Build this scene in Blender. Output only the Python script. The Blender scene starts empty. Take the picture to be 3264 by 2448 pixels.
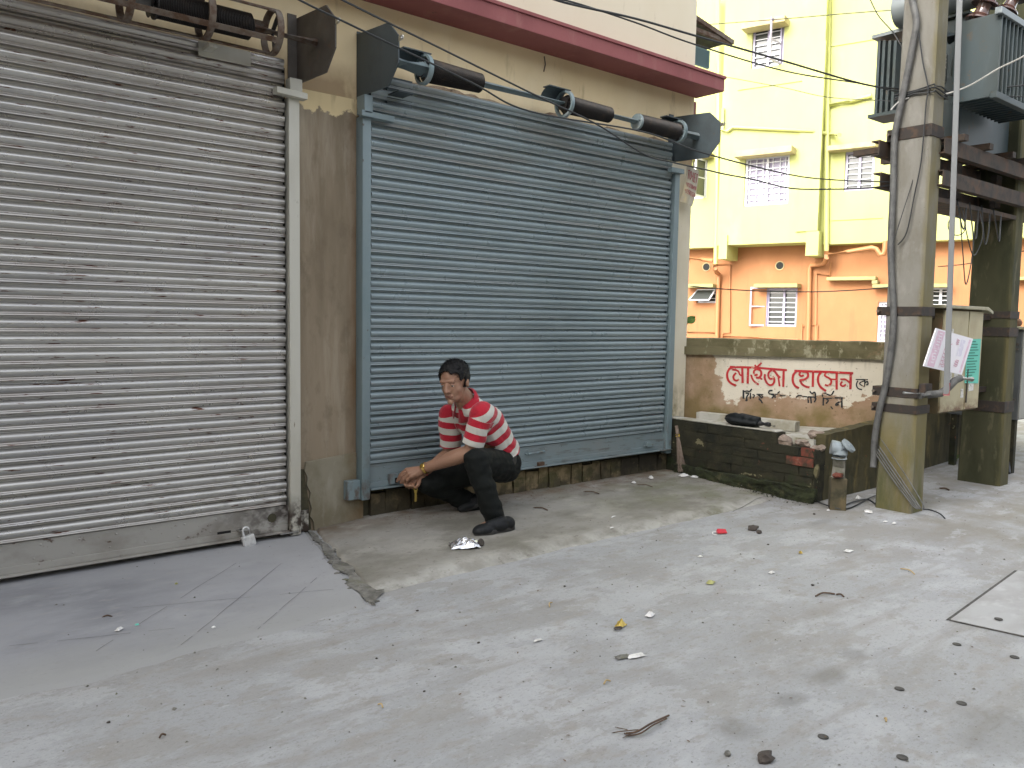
import bpy, bmesh, math, random
import numpy as np
from mathutils import Vector, Matrix, noise as mnoise
random.seed(7)
R_ = math.radians
scene = bpy.context.scene
col = scene.collection

# ---------------------------------------------------------------- camera
SRC_W, SRC_H, FPX = 3264.0, 2448.0, 2600.0
CAM_H = 1.22
YAW, PITCH, ROLL = R_(39.447), R_(-4.584), R_(0.964)
cy, sy, cp, sp, cr, sr = math.cos(YAW), math.sin(YAW), math.cos(PITCH), math.sin(PITCH), math.cos(ROLL), math.sin(ROLL)
CF = Vector((sy*cp, cy*cp, sp)); _r = Vector((cy, -sy, 0)); _u = _r.cross(CF)
CR = cr*_r + sr*_u; CU = -sr*_r + cr*_u
CAM = Vector((0, 0, CAM_H))
cd = bpy.data.cameras.new('camera'); cam = bpy.data.objects.new('camera', cd); col.objects.link(cam)
cd.sensor_fit = 'HORIZONTAL'; cd.sensor_width = 36.0; cd.lens = FPX/SRC_W*36.0
cd.clip_start = 0.05; cd.clip_end = 900.0
mw = Matrix.Identity(4)
for i, a in enumerate((CR, CU, -CF)):
    for j in range(3): mw[j][i] = a[j]
mw.translation = CAM
cam.matrix_world = mw
scene.camera = cam

# ---------------------------------------------------------------- world, sun, exposure
SUN_TO = Vector((-0.84, -0.10, 0.53)).normalized()
SUN_EL = math.asin(SUN_TO.z); SUN_AZ = math.atan2(SUN_TO.x, SUN_TO.y)
world = bpy.data.worlds.new('World'); scene.world = world; world.use_nodes = True
wn = world.node_tree.nodes; wl = world.node_tree.links; wn.clear()
wo = wn.new('ShaderNodeOutputWorld'); bg = wn.new('ShaderNodeBackground'); sk = wn.new('ShaderNodeTexSky'); hs = wn.new('ShaderNodeHueSaturation')
sk.sky_type = 'NISHITA'; sk.sun_disc = False; sk.sun_elevation = SUN_EL; sk.sun_rotation = SUN_AZ
sk.air_density = 1.0; sk.dust_density = 4.0; sk.ozone_density = 1.0
hs.inputs['Saturation'].default_value = 0.30
bg.inputs['Strength'].default_value = 0.15
wl.new(sk.outputs[0], hs.inputs['Color']); wl.new(hs.outputs[0], bg.inputs['Color']); wl.new(bg.outputs[0], wo.inputs['Surface'])
sd = bpy.data.lights.new('sun', 'SUN'); sun = bpy.data.objects.new('sun', sd); col.objects.link(sun)
sd.energy = 0.5; sd.angle = R_(28); sd.color = (1.0, 0.975, 0.93)
sun.rotation_euler = (-SUN_TO).to_track_quat('-Z', 'Y').to_euler(); sun.location = (0, 0, 20)
vs = scene.view_settings
vs.view_transform = 'Standard'; vs.look = 'None'; vs.gamma = 1.0; vs.use_curve_mapping = False
vs.exposure = 2.0
scene.render.engine = 'CYCLES'
scene.render.resolution_x = 1024; scene.render.resolution_y = 768

# ---------------------------------------------------------------- pixel -> place
def ray(px, py): return CF + CR*((px-SRC_W/2)/FPX) - CU*((py-SRC_H/2)/FPX)
def on_plane(px, py, p0, n):
    d = ray(px, py); n = Vector(n); return CAM + d*((Vector(p0)-CAM).dot(n)/d.dot(n))
def oy(px, py, y=4.2): return on_plane(px, py, (0, y, 0), (0, 1, 0))
def oz(px, py, z=0.0): return on_plane(px, py, (0, 0, z), (0, 0, 1))
def ox(px, py, x): return on_plane(px, py, (x, 0, 0), (1, 0, 0))
def od(px, py, t): return CAM + ray(px, py)*t

# ---------------------------------------------------------------- materials
MATS = {}
def mat(name, base, layers=(), rough=0.8, metal=0.0, bumps=(), spec=0.5, coat=0.0, rough_var=0.0, alpha=None, sheen=0.0):
    m = bpy.data.materials.new(name); MATS[name] = m; m.use_nodes = True
    nt = m.node_tree; n = nt.nodes; l = nt.links
    b = n['Principled BSDF']
    b.inputs['Roughness'].default_value = rough; b.inputs['Metallic'].default_value = metal
    b.inputs['Specular IOR Level'].default_value = spec; b.inputs['Coat Weight'].default_value = coat
    if sheen: b.inputs['Sheen Weight'].default_value = sheen
    geo = n.new('ShaderNodeNewGeometry'); pos = geo.outputs['Position']
    sep = n.new('ShaderNodeSeparateXYZ'); l.new(pos, sep.inputs[0])
    def tex(s, d=4, kind='n', off=0.0, rot=None, ro=0.6):
        mp = n.new('ShaderNodeMapping'); l.new(pos, mp.inputs['Vector'])
        mp.inputs['Scale'].default_value = (s, s, s) if not isinstance(s, (tuple, list)) else s
        mp.inputs['Location'].default_value = (off*3.7, off*1.9, off*5.3)
        if rot: mp.inputs['Rotation'].default_value = rot
        if kind == 'v':
            t = n.new('ShaderNodeTexVoronoi'); t.inputs['Scale'].default_value = 1.0
            l.new(mp.outputs[0], t.inputs['Vector']); return t.outputs['Distance']
        if kind == 'e':
            t = n.new('ShaderNodeTexVoronoi'); t.feature = 'DISTANCE_TO_EDGE'; t.inputs['Scale'].default_value = 1.0
            l.new(mp.outputs[0], t.inputs['Vector']); return t.outputs['Distance']
        t = n.new('ShaderNodeTexNoise'); t.inputs['Scale'].default_value = 1.0; t.inputs['Detail'].default_value = d
        t.inputs['Roughness'].default_value = ro
        l.new(mp.outputs[0], t.inputs['Vector']); return t.outputs['Fac']
    def mrange(v, a0, a1, b0=0.0, b1=1.0):
        r = n.new('ShaderNodeMapRange'); r.interpolation_type = 'SMOOTHSTEP' if False else 'LINEAR'
        l.new(v, r.inputs[0]); r.inputs[1].default_value = a0; r.inputs[2].default_value = a1
        r.inputs[3].default_value = b0; r.inputs[4].default_value = b1; return r.outputs[0]
    def math2(op, a, bb):
        q = n.new('ShaderNodeMath'); q.operation = op
        for i, v in enumerate((a, bb)):
            if isinstance(v, (int, float)): q.inputs[i].default_value = v
            else: l.new(v, q.inputs[i])
        return q.outputs[0]
    cur = n.new('ShaderNodeRGB'); cur.outputs[0].default_value = (*base, 1); cur = cur.outputs[0]
    for i, L in enumerate(layers):
        fac = None
        if 's' in L:
            fac = mrange(tex(L['s'], L.get('d', 5), L.get('k', 'n'), L.get('o', i*1.37+1), L.get('rot'), L.get('ro', 0.6)), L['lo'], L['hi'])
        for mk in L.get('m', ()):
            ax, v0, v1 = mk[:3]
            if ax == 'wave':
                at = n.new('ShaderNodeAttribute'); at.attribute_name = v0; r = math2('GREATER_THAN', math2('SINE', math2('MULTIPLY', at.outputs['Fac'], math.pi), 0.0), 0.0)
                r = math2('SUBTRACT', 1.0, r)
            elif ax == 'spot':
                vd = n.new('ShaderNodeVectorMath'); vd.operation = 'DISTANCE'; mp2 = n.new('ShaderNodeMapping'); l.new(pos, mp2.inputs['Vector']); sx_, sy_2 = mk[3], mk[4]
                mp2.inputs['Scale'].default_value = (1/sx_, 1/sy_2, 0.0); l.new(mp2.outputs[0], vd.inputs[0]); vd.inputs[1].default_value = (v0/sx_, v1/sy_2, 0)
                r = mrange(math2('ADD', vd.outputs['Value'], math2('MULTIPLY', math2('SUBTRACT', tex(7.0, 6, 'n', 3.3+i), .5), 1.6)), 1.0, .35)
            elif ax == 'zphase':
                fr_ = math2('FRACT', math2('DIVIDE', math2('SUBTRACT', sep.outputs[2], v0), v1), 0.0)
                r = math2('MULTIPLY', mrange(fr_, mk[3], mk[3]+.06), mrange(fr_, mk[4]+.05, mk[4]))
            elif ax == 'attr':
                at = n.new('ShaderNodeAttribute'); at.attribute_name = v0; val = at.outputs['Fac']; r = val
            else:
                val = sep.outputs['xyz'.index(ax)]
                if len(mk) > 3:
                    nz = tex(mk[4] if len(mk) > 4 else 6.0, 5, 'n', 9.1+i)
                    val = math2('ADD', val, math2('MULTIPLY', math2('SUBTRACT', nz, 0.5), mk[3]))
                r = mrange(val, v0, v1)
            fac = r if fac is None else math2('MULTIPLY', fac, r)
        if fac is None: fac = 1.0
        if 'th' in L: fac = mrange(fac, *L['th'])
        if L.get('a', 1.0) != 1.0: fac = math2('MULTIPLY', fac, L['a'])
        mx = n.new('ShaderNodeMix'); mx.data_type = 'RGBA'; mx.blend_type = L.get('b', 'MIX')
        if isinstance(fac, float): mx.inputs[0].default_value = fac
        else: l.new(fac, mx.inputs[0])
        l.new(cur, mx.inputs[6]); mx.inputs[7].default_value = (*L['c'], 1)
        cur = mx.outputs[2]
    l.new(cur, b.inputs['Base Color'])
    if rough_var:
        l.new(mrange(tex(9.0, 4, 'n', 4.4), 0.3, 0.7, max(0.05, rough-rough_var), min(1, rough+rough_var)), b.inputs['Roughness'])
    nrm = None
    for (s, st, dist, *kk) in bumps:
        bp = n.new('ShaderNodeBump'); bp.inputs['Strength'].default_value = st; bp.inputs['Distance'].default_value = dist
        l.new(tex(s, 6, kk[0] if kk else 'n', 2.2), bp.inputs['Height'])
        if nrm is not None: l.new(nrm, bp.inputs['Normal'])
        nrm = bp.outputs[0]
    if nrm is not None: l.new(nrm, b.inputs['Normal'])
    return m

# ---------------------------------------------------------------- mesh helpers
WLOC = {}
def wl_of(o): return WLOC.get(o.name, Vector((0, 0, 0))) if o is not None else Vector((0, 0, 0))
def tag(o, label=None, cat=None, group=None, kind=None):
    if label: o['label'] = label
    if cat: o['category'] = cat
    if group: o['group'] = group
    if kind: o['kind'] = kind
    return o
def thing(name, label, cat, loc=(0, 0, 0), group=None):
    o = bpy.data.objects.new(name, None); col.objects.link(o); o.empty_display_size = 0.1
    o.location = loc; WLOC[o.name] = Vector(loc)
    return tag(o, label, cat, group)
def link(name, me, parent=None, loc=(0, 0, 0)):
    o = bpy.data.objects.new(name, me); col.objects.link(o)
    if parent is not None: o.parent = parent
    o.location = loc; WLOC[o.name] = wl_of(parent)+Vector(loc)
    return o
def frame(d):
    d = Vector(d).normalized(); a = Vector((0, 0, 1)) if abs(d.z) < 0.9 else Vector((1, 0, 0))
    x = d.cross(a).normalized(); return x, x.cross(d).normalized(), d
class MB:
    def __init__(s): s.v = []; s.f = []; s.fm = []; s.cm = 0
    def add(s, vs_, fs_):
        k = len(s.v); s.v += [tuple(p) for p in vs_]; s.f += [tuple(i+k for i in f) for f in fs_]; s.fm += [s.cm]*len(fs_); return s
    def box(s, a, b, jit=0.0):
        (x0, y0, z0), (x1, y1, z1) = a, b
        j = lambda: random.uniform(-jit, jit)
        return s.add([(x+j(), y+j(), z+j()) for z in (z0, z1) for (x, y) in ((x0, y0), (x1, y0), (x1, y1), (x0, y1))],
                     [(3, 2, 1, 0), (4, 5, 6, 7), (0, 1, 5, 4), (1, 2, 6, 5), (2, 3, 7, 6), (3, 0, 4, 7)])
    def obox(s, c, ax, half):
        c = Vector(c); X, Y, Z = [Vector(a)*h for a, h in zip(ax, half)]
        return s.add([c+sx*X+sy_*Y+sz*Z for sz in (-1, 1) for (sx, sy_) in ((-1, -1), (1, -1), (1, 1), (-1, 1))],
                     [(3, 2, 1, 0), (4, 5, 6, 7), (0, 1, 5, 4), (1, 2, 6, 5), (2, 3, 7, 6), (3, 0, 4, 7)])
    def bar(s, p, q, w, h=None, up=None):
        p, q = Vector(p), Vector(q); d = (q-p); L = d.length; d.normalize()
        x, y, _ = frame(d)
        if up is not None:
            up = Vector(up); y = (up-up.dot(d)*d).normalized(); x = d.cross(y)
        return s.obox((p+q)/2, (x, y, d), (w/2, (h or w)/2, L/2))
    def prism(s, poly, n, t):
        n = Vector(n); k = len(poly); P = [Vector(p) for p in poly]; Q = [p+n*t for p in P]
        fs = [tuple(range(k))[::-1], tuple(range(k, 2*k))]+[(i, (i+1) % k, (i+1) % k+k, i+k) for i in range(k)]
        return s.add(P+Q, fs)
    def tube(s, path, r, n=8, cap=True):
        P = [Vector(p) for p in path]; m = len(P); rs = r if isinstance(r, (list, tuple)) else [r]*m
        k = len(s.v); x = None
        for i in range(m):
            d = (P[min(i+1, m-1)]-P[max(i-1, 0)]).normalized()
            if x is None: x, y, _ = frame(d)
            else:
                x = (x-x.dot(d)*d).normalized(); y = d.cross(x)
            s.v += [tuple(P[i]+rs[i]*(math.cos(a)*x+math.sin(a)*y)) for a in [2*math.pi*j/n for j in range(n)]]
        nf = []
        for i in range(m-1):
            for j in range(n):
                nf.append((k+i*n+j, k+i*n+(j+1) % n, k+(i+1)*n+(j+1) % n, k+(i+1)*n+j))
        if cap: nf += [tuple(k+j for j in range(n))[::-1], tuple(k+(m-1)*n+j for j in range(n))]
        s.f += nf; s.fm += [s.cm]*len(nf); return s
    def cyl(s, p, q, r0, r1=None, n=16): return s.tube([p, q], [r0, r0 if r1 is None else r1], n)
    def lathe(s, c, d, prof, n=20):
        c = Vector(c); return s.tube([c+Vector(d)*h for (h, r) in prof], [max(r, 1e-4) for (h, r) in prof], n)
    def ring(s, c, d, r, t, n=20, m=8):
        x, y, d = frame(d); c = Vector(c); k = len(s.v); nf = []
        for i in range(n):
            a = 2*math.pi*i/n; rd = math.cos(a)*x+math.sin(a)*y
            for j in range(m):
                b = 2*math.pi*j/m; s.v.append(tuple(c+rd*(r+t*math.cos(b))+d*(t*math.sin(b))))
        for i in range(n):
            for j in range(m):
                nf.append((k+i*m+j, k+((i+1) % n)*m+j, k+((i+1) % n)*m+(j+1) % m, k+i*m+(j+1) % m))
        s.f += nf; s.fm += [s.cm]*len(nf); return s
    def mesh(s, name, mats, off=(0, 0, 0), smooth=False, bevel=0.0):
        me = bpy.data.meshes.new(name); o = Vector(off)
        me.from_pydata([tuple(Vector(v)-o) for v in s.v], [], s.f)
        if not isinstance(mats, (list, tuple)): mats = [mats]
        for m_ in mats: me.materials.append(MATS[m_] if isinstance(m_, str) else m_)
        if len(mats) > 1: me.polygons.foreach_set('material_index', s.fm)
        bm = bmesh.new(); bm.from_mesh(me); bmesh.ops.recalc_face_normals(bm, faces=bm.faces)
        if bevel: bmesh.ops.bevel(bm, geom=[e for e in bm.edges if len(e.link_faces) == 2 and e.calc_face_angle(0) > 0.6], offset=bevel, segments=2, affect='EDGES', profile=0.6)
        bm.to_mesh(me); bm.free()
        if smooth:
            me.polygons.foreach_set('use_smooth', [True]*len(me.polygons))
            if hasattr(me, 'set_sharp_from_angle'): me.set_sharp_from_angle(angle=R_(smooth if smooth is not True else 40))
        me.update(); return me
    def build(s, name, mats, parent=None, smooth=False, bevel=0.0, loc=None):
        base = wl_of(parent); lo = Vector(loc) if loc is not None else base
        return link(name, s.mesh(name, mats, lo, smooth, bevel), parent, lo-base)
def grid_mesh(name, nx, ny, fn, m, parent=None, smooth=True, keep=None):
    b = MB(); idx = {}
    for j in range(ny+1):
        for i in range(nx+1): b.v.append(tuple(fn(i/nx, j/ny)))
    for j in range(ny):
        for i in range(nx):
            q = (j*(nx+1)+i, j*(nx+1)+i+1, (j+1)*(nx+1)+i+1, (j+1)*(nx+1)+i)
            if keep is None or keep((i+.5)/nx, (j+.5)/ny): b.f.append(q); b.fm.append(0)
    me = bpy.data.meshes.new(name); base = wl_of(parent)
    me.from_pydata([tuple(Vector(v)-base) for v in b.v], [], b.f); me.materials.append(MATS[m])
    if smooth: me.polygons.foreach_set('use_smooth', [True]*len(me.polygons))
    return link(name, me, parent)
def nz(p, s=1.0, o=0.0): return mnoise.noise(Vector(p)*s+Vector((o, o*1.3, o*.7)))
def fbm(p, s=1.0, o=0.0, oc=4):
    a, t, q = 1.0, 0.0, s
    for i in range(oc): t += a*nz(p, q, o+i*7.1); a *= .5; q *= 2.03
    return t
def spline(pts, n=6):
    P = [Vector(p) for p in pts]; out = []
    for i in range(len(P)-1):
        a, b, c, d = P[max(i-1, 0)], P[i], P[i+1], P[min(i+2, len(P)-1)]
        for k in range(n):
            t = k/n; out.append(.5*((2*b)+(c-a)*t+(2*a-5*b+4*c-d)*t*t+(3*b-a-3*c+d)*t**3))
    return out+[P[-1]]
def lump(name, m, c, r, parent=None, seed=0, rough=.25, sub=2, flat=1.0, smooth=True):
    bm = bmesh.new(); bmesh.ops.create_icosphere(bm, subdivisions=sub, radius=1.0)
    r = r if isinstance(r, (tuple, list)) else (r, r, r*flat)
    for v in bm.verts:
        k = 1+rough*fbm(v.co, 1.3, seed*3.1+.37); v.co = Vector((v.co.x*r[0]*k, v.co.y*r[1]*k, v.co.z*r[2]*k))
    me = bpy.data.meshes.new(name); bm.to_mesh(me); bm.free(); me.materials.append(MATS[m])
    if smooth: me.polygons.foreach_set('use_smooth', [True]*len(me.polygons))
    return link(name, me, parent, Vector(c)-wl_of(parent))
def rough_box(a, c, amp, nx, seed, m, nm, parent, top=None):
    bm = bmesh.new(); bmesh.ops.create_cube(bm, size=1.0)
    bmesh.ops.subdivide_edges(bm, edges=bm.edges, cuts=nx, use_grid_fill=True)
    a, c = Vector(a), Vector(c); base = wl_of(parent)
    for v in bm.verts:
        p = Vector([a[i]+(c[i]-a[i])*(v.co[i]+.5) for i in range(3)])
        d = Vector((fbm(p, 9, seed), fbm(p, 9, seed+4), fbm(p, 9, seed+8)))*amp
        if top and v.co.z > .49: d.z += top(p)
        v.co = p+d-base
    me = bpy.data.meshes.new(nm); bm.to_mesh(me); bm.free(); me.materials.append(MATS[m]); return link(nm, me, parent)
# ================================================================ materials
mat('road_concrete', (0.305, 0.310, 0.312), [
    dict(c=(0.255, 0.250, 0.238), s=(1.6, 2.6, 1), lo=.46, hi=.66, d=8, a=.8),
    dict(c=(0.385, 0.392, 0.398), s=(2.6, 4.2, 1), lo=.50, hi=.66, d=8, a=.8),
    dict(c=(0.27, 0.255, 0.232), s=(9, 15, 1), lo=.54, hi=.65, d=8, a=.65),
    dict(c=(0.22, 0.212, 0.195), s=(26, 44, 1), lo=.57, hi=.68, d=6, a=.6),
    dict(c=(0.46, 0.465, 0.465), s=(40, 55, 1), lo=.62, hi=.75, d=4, a=.45),
    dict(c=(0.19, 0.185, 0.17), s=(.9, .9, 1), lo=.62, hi=.75, d=6, a=.4),
    dict(c=(0.195, 0.18, 0.145), s=(3, 3, 1), lo=.36, hi=.58, a=.75, m=[('x', 3.9, 5.2, .9, 2.0)]),
    dict(c=(0.370, 0.376, 0.380), s=(1.3, 2.4, 1), lo=.530, hi=.56, d=10, ro=.70, a=.6),
    dict(c=(0.255, 0.243, 0.22), s=(2.1, 3.6, 1), lo=.56, hi=.585, d=10, ro=.70, a=.5),
    dict(c=(0.24, 0.225, 0.20), s=(1.1, 7.5, 1), lo=.55, hi=.66, d=7, a=.5, rot=(0, 0, .5)),
    dict(c=(0.20, 0.19, 0.172), s=(48, 80, 1), lo=.56, hi=.66, d=6, a=.4),
    dict(c=(0.15, 0.145, 0.135), s=(120, 160, 1), lo=.62, hi=.69, d=3, a=.5)]+[
    dict(c=(0.14, 0.135, 0.12), m=[('spot', oz(px_, py_).x, oz(px_, py_).y, rx_, ry_)], a=.45) for px_, py_, rx_, ry_ in ((2345, 2330, .10, .08), (2520, 2230, .09, .05), (2640, 2150, .12, .06), (2720, 2085, .08, .06), (2610, 1665, .16, .05), (3230, 2330, .26, .16))
    ], rough=.86, bumps=[((5, 9, 1), .3, .02), ((14, 22, 1), .35, .012), ((70, 95, 40), .45, .004)])
mat('apron_smooth', (0.275, 0.280, 0.295), [
    dict(c=(0.195, 0.200, 0.215), s=(1.5, 2.6, 1), lo=.44, hi=.64, d=7),
    dict(c=(0.34, 0.345, 0.355), s=(3.0, 5.0, 1), lo=.54, hi=.70, d=8, a=.7),
    dict(c=(0.30, 0.29, 0.28), s=(14, 24, 1), lo=.57, hi=.68, d=6, a=.5),
    dict(c=(0.36, 0.36, 0.36), m=[('x', .75, 1.65, .9, 2.5)], a=.75),
    dict(c=(0.305, 0.307, 0.300), m=[('y', 3.30, 2.98, .34, 3.0)], a=.95),
    dict(c=(0.24, 0.23, 0.22), s=(40, 60, 1), lo=.60, hi=.70, d=5, a=.5),
    ], rough=.62, bumps=[((22, 30, 1), .2, .006), ((90, 120, 40), .25, .002)])
mat('apron_slab', (0.262, 0.250, 0.220), [
    dict(c=(0.175, 0.165, 0.135), s=(2.2, 3.2, 1), lo=.44, hi=.62, d=8),
    dict(c=(0.33, 0.315, 0.275), s=(3.2, 4.6, 1), lo=.52, hi=.66, d=8, a=.8),
    dict(c=(0.15, 0.15, 0.09), s=(2.5, 3.5, 1), lo=.44, hi=.60, d=7, a=.75, m=[('x', 3.4, 4.4, .5, 2.0)]),
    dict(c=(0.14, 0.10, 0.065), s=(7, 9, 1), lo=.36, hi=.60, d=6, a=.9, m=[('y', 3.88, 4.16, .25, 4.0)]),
    dict(c=(0.42, 0.41, 0.375), s=(6, 9, 1), lo=.38, hi=.58, d=7, a=.9, m=[('y', 3.24, 3.10, .14, 5.0)]),
    dict(c=(0.12, 0.11, 0.09), s=(30, 44, 1), lo=.60, hi=.70, d=5, a=.6),
    ], rough=.9, bumps=[((12, 16, 8), .45, .014), ((60, 80, 40), .5, .004)])
mat('rubble', (0.20, 0.192, 0.17), [dict(c=(0.10, 0.096, 0.082), s=18, lo=.42, hi=.6), dict(c=(0.14, 0.14, 0.09), s=7, lo=.58, hi=.7)], rough=.95, bumps=[(60, .6, .006)])
mat('score_groove', (0.13, 0.13, 0.13), rough=.9)
mat('dark_joint', (0.085, 0.08, 0.072), [dict(c=(0.05, 0.048, 0.043), s=40, lo=.45, hi=.6)], rough=.95)
mat('cream_wall', (0.78, 0.64, 0.40), [
    dict(c=(0.70, 0.555, 0.32), s=(1.3, 1.3, 1.0), lo=.42, hi=.66, d=6),
    dict(c=(0.81, 0.70, 0.48), s=(2.2, 2.2, 1.6), lo=.5, hi=.7, a=.6),
    dict(c=(0.36, 0.265, 0.135), s=(9, 9, 2.2), lo=.60, hi=.74, d=7, a=.6),
    dict(c=(0.20, 0.14, 0.085), s=(60, 60, 24), lo=.70, hi=.76, a=.7),
    dict(c=(0.30, 0.20, 0.11), s=(5, 5, 3), lo=.40, hi=.60, d=7, a=.8, m=[('z', 2.66, 2.50, .12, 8.0)]),
    ], rough=.85, bumps=[((6, 6, 6), .12, .01), (90, .18, .0015)])
mat('upper_wall', (0.66, 0.60, 0.465), [
    dict(c=(0.62, 0.55, 0.40), s=(1.2, 1.2, .8), lo=.45, hi=.7, d=6, a=.7),
    dict(c=(0.45, 0.38, 0.28), s=(16, 16, 5), lo=.64, hi=.74, d=6, a=.5)], rough=.85, bumps=[(80, .15, .0015)])
mat('side_strip', (0.72, 0.66, 0.52), [
    dict(c=(0.64, 0.57, 0.42), s=(3, 3, 1.4), lo=.45, hi=.65, d=6, a=.8),
    dict(c=(0.22, 0.19, 0.10), s=(9, 9, 6), lo=.40, hi=.58, d=7, a=.95, m=[('z', .80, .48, .25, 9.0)]),
    dict(c=(0.12, 0.08, 0.05), s=(70, 70, 40), lo=.69, hi=.74, a=.8)], rough=.88, bumps=[(80, .2, .0015)])
mat('pillar_plaster', (0.27, 0.215, 0.148), [
    dict(c=(0.18, 0.140, 0.092), s=(5.5, 5.5, .8), lo=.42, hi=.66, d=6),
    dict(c=(0.37, 0.315, 0.235), s=(8, 8, 1.0), lo=.50, hi=.68, d=6, a=.8),
    dict(c=(0.15, 0.115, 0.075), s=(10, 10, 5.0), lo=.54, hi=.68, d=6, a=.6),
    dict(c=(0.16, 0.09, 0.04), s=(10, 10, 1.2), lo=.30, hi=.60, a=.75, m=[('x', 2.235, 2.295, .05, 7.0)]),
    dict(c=(0.70, 0.56, 0.32), m=[('z', 2.345, 2.356, .26, 9.0)]),
    dict(c=(0.24, 0.17, 0.085), s=(16, 16, 4), lo=.50, hi=.64, d=7, a=.8, m=[('z', 2.30, 2.42, .05, 7.0), ('x', 2.06, 2.28, .08, 7.0)]),
    ], rough=.92, bumps=[((30, 30, 14), .3, .004), (140, .3, .0012)])
mat('cement_plinth', (0.25, 0.225, 0.165), [
    dict(c=(0.185, 0.16, 0.105), s=(6, 6, 4), lo=.42, hi=.62, d=6), dict(c=(0.31, 0.285, 0.225), s=(12, 12, 5), lo=.54, hi=.68, d=6, a=.7),
    dict(c=(0.16, 0.105, 0.05), s=9, lo=.35, hi=.6, m=[('x', 2.20, 2.32, .08, 8.0)], a=.8)], rough=.93, bumps=[(30, .3, .004)])
mat('old_brick', (0.25, 0.19, 0.105), [
    dict(c=(0.125, 0.10, 0.05), s=(14, 14, 9), lo=.42, hi=.6), dict(c=(0.27, 0.225, 0.125), s=20, lo=.56, hi=.7, a=.7),
    dict(c=(0.075, 0.07, 0.028), s=(7, 7, 12), lo=.46, hi=.60, a=.9), dict(c=(0.03, 0.026, 0.016), s=5, lo=.30, hi=.45, m=[('x', 4.0, 4.6, .4, 5.0)]), dict(c=(0.035, 0.03, 0.018), s=5, lo=.30, hi=.5, m=[('x', 3.1, 2.7, .4, 5.0)], a=.85), dict(c=(0.06, 0.05, 0.03), s=(16, 16, 20), lo=.40, hi=.56, m=[('z', .11, .04, .06, 14.0)])], rough=.95, bumps=[(45, .6, .006)])
mat('mortar_dark', (0.055, 0.05, 0.03), [dict(c=(0.085, 0.075, 0.04), s=16, lo=.45, hi=.65)], rough=.97, bumps=[(40, .6, .006)])
mat('broken_brick', (0.36, 0.275, 0.19), [
    dict(c=(0.22, 0.15, 0.095), s=(9, 9, 14), lo=.44, hi=.60, d=7), dict(c=(0.40, 0.17, 0.09), s=(5, 5, 6), lo=.62, hi=.70),
    dict(c=(0.10, 0.07, 0.045), s=(16, 16, 22), lo=.58, hi=.66, d=7)], rough=.95, bumps=[((16, 16, 26), .9, .02), (70, .5, .005)])
mat('red_ledge', (0.265, 0.080, 0.080), [
    dict(c=(0.215, 0.060, 0.060), s=(2.5, 3, 2), lo=.42, hi=.64, d=6), dict(c=(0.30, 0.12, 0.11), s=(9, 9, 3), lo=.58, hi=.72, d=6, a=.7),
    dict(c=(0.06, 0.035, 0.03), s=(12, 12, 5), lo=.67, hi=.73, d=6, a=.8)], rough=.7, bumps=[(40, .25, .003)])
RUST = (0.105, 0.042, 0.024)
mat('grey_shutter', (0.54, 0.525, 0.49), [
    dict(c=(0.42, 0.41, 0.40), s=(1.2, 1, 5), lo=.44, hi=.66, d=5, a=.7),
    dict(c=(0.36, 0.32, 0.27), s=(1.5, 1, 3), lo=.42, hi=.62, d=6, a=.6, m=[('z', 1.2, 2.5, .5, 1.5)]),
    dict(c=(0.34, 0.30, 0.26), s=(2.2, 1, 9), lo=.30, hi=.62, d=6, a=.75, m=[('zphase', .173, .0725, .08, .36)]),
    dict(c=(0.33, 0.30, 0.265), s=(2.0, 1, 46), lo=.56, hi=.72, d=5, a=.35),
    dict(c=RUST, s=(8.5, 1, 105), lo=.64, hi=.67, d=4),
    dict(c=(0.16, 0.075, 0.045), s=(17, 1, 120), lo=.645, hi=.70, d=5, a=.85, m=[('x', .7, 1.9, .8, 1.5)]),
    dict(c=(0.05, 0.045, 0.035), s=(9, 1, 30), lo=.30, hi=.62, d=6, a=.95, m=[('x', 1.800, 1.862, .055, 12.0)]),
    dict(c=(0.12, 0.105, 0.085), s=(14, 1, 60), lo=.46, hi=.64, d=6, a=.7, m=[('z', .55, .12, .35, 3.0), ('x', .5, 1.9)]),
    ], rough=.32, metal=.7, bumps=[((1.2, 1, 2), .12, .03), (55, .05, .001)], rough_var=.08)
mat('blue_shutter', (0.240, 0.295, 0.310), [
    dict(c=(0.185, 0.235, 0.248), s=(1.3, 1, 6), lo=.44, hi=.66, d=5, a=.7),
    dict(c=(0.29, 0.275, 0.25), s=(1.6, 1, 6), lo=.36, hi=.64, d=6, a=.7, m=[('zphase', .346, .0725, .10, .34), ('z', .6, 2.2, .4, 2.0)]),
    dict(c=(0.19, 0.18, 0.15), s=(2, 1, 8), lo=.42, hi=.62, d=6, a=.45, m=[('z', 1.9, 2.5, .3, 2.0)]),
    dict(c=(0.08, 0.075, 0.07), s=(6, 1, 60), lo=.68, hi=.74, d=5, a=.35)],
    rough=.32, metal=.25, bumps=[((1.2, 1, 2), .12, .03)], rough_var=.07, coat=.3)
mat('blue_paint', (0.185, 0.240, 0.252), [dict(c=(0.150, 0.208, 0.222), s=(4, 4, 2), lo=.45, hi=.65, a=.8), dict(c=(0.09, 0.065, 0.05), s=(26, 26, 16), lo=.66, hi=.72, a=.8),
    dict(c=(0.10, 0.06, 0.04), s=(18, 18, 9), lo=.48, hi=.62, a=.8, m=[('z', .5, .2, .2, 8.0)])], rough=.45, bumps=[(60, .12, .001)], rough_var=.08)
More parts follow.
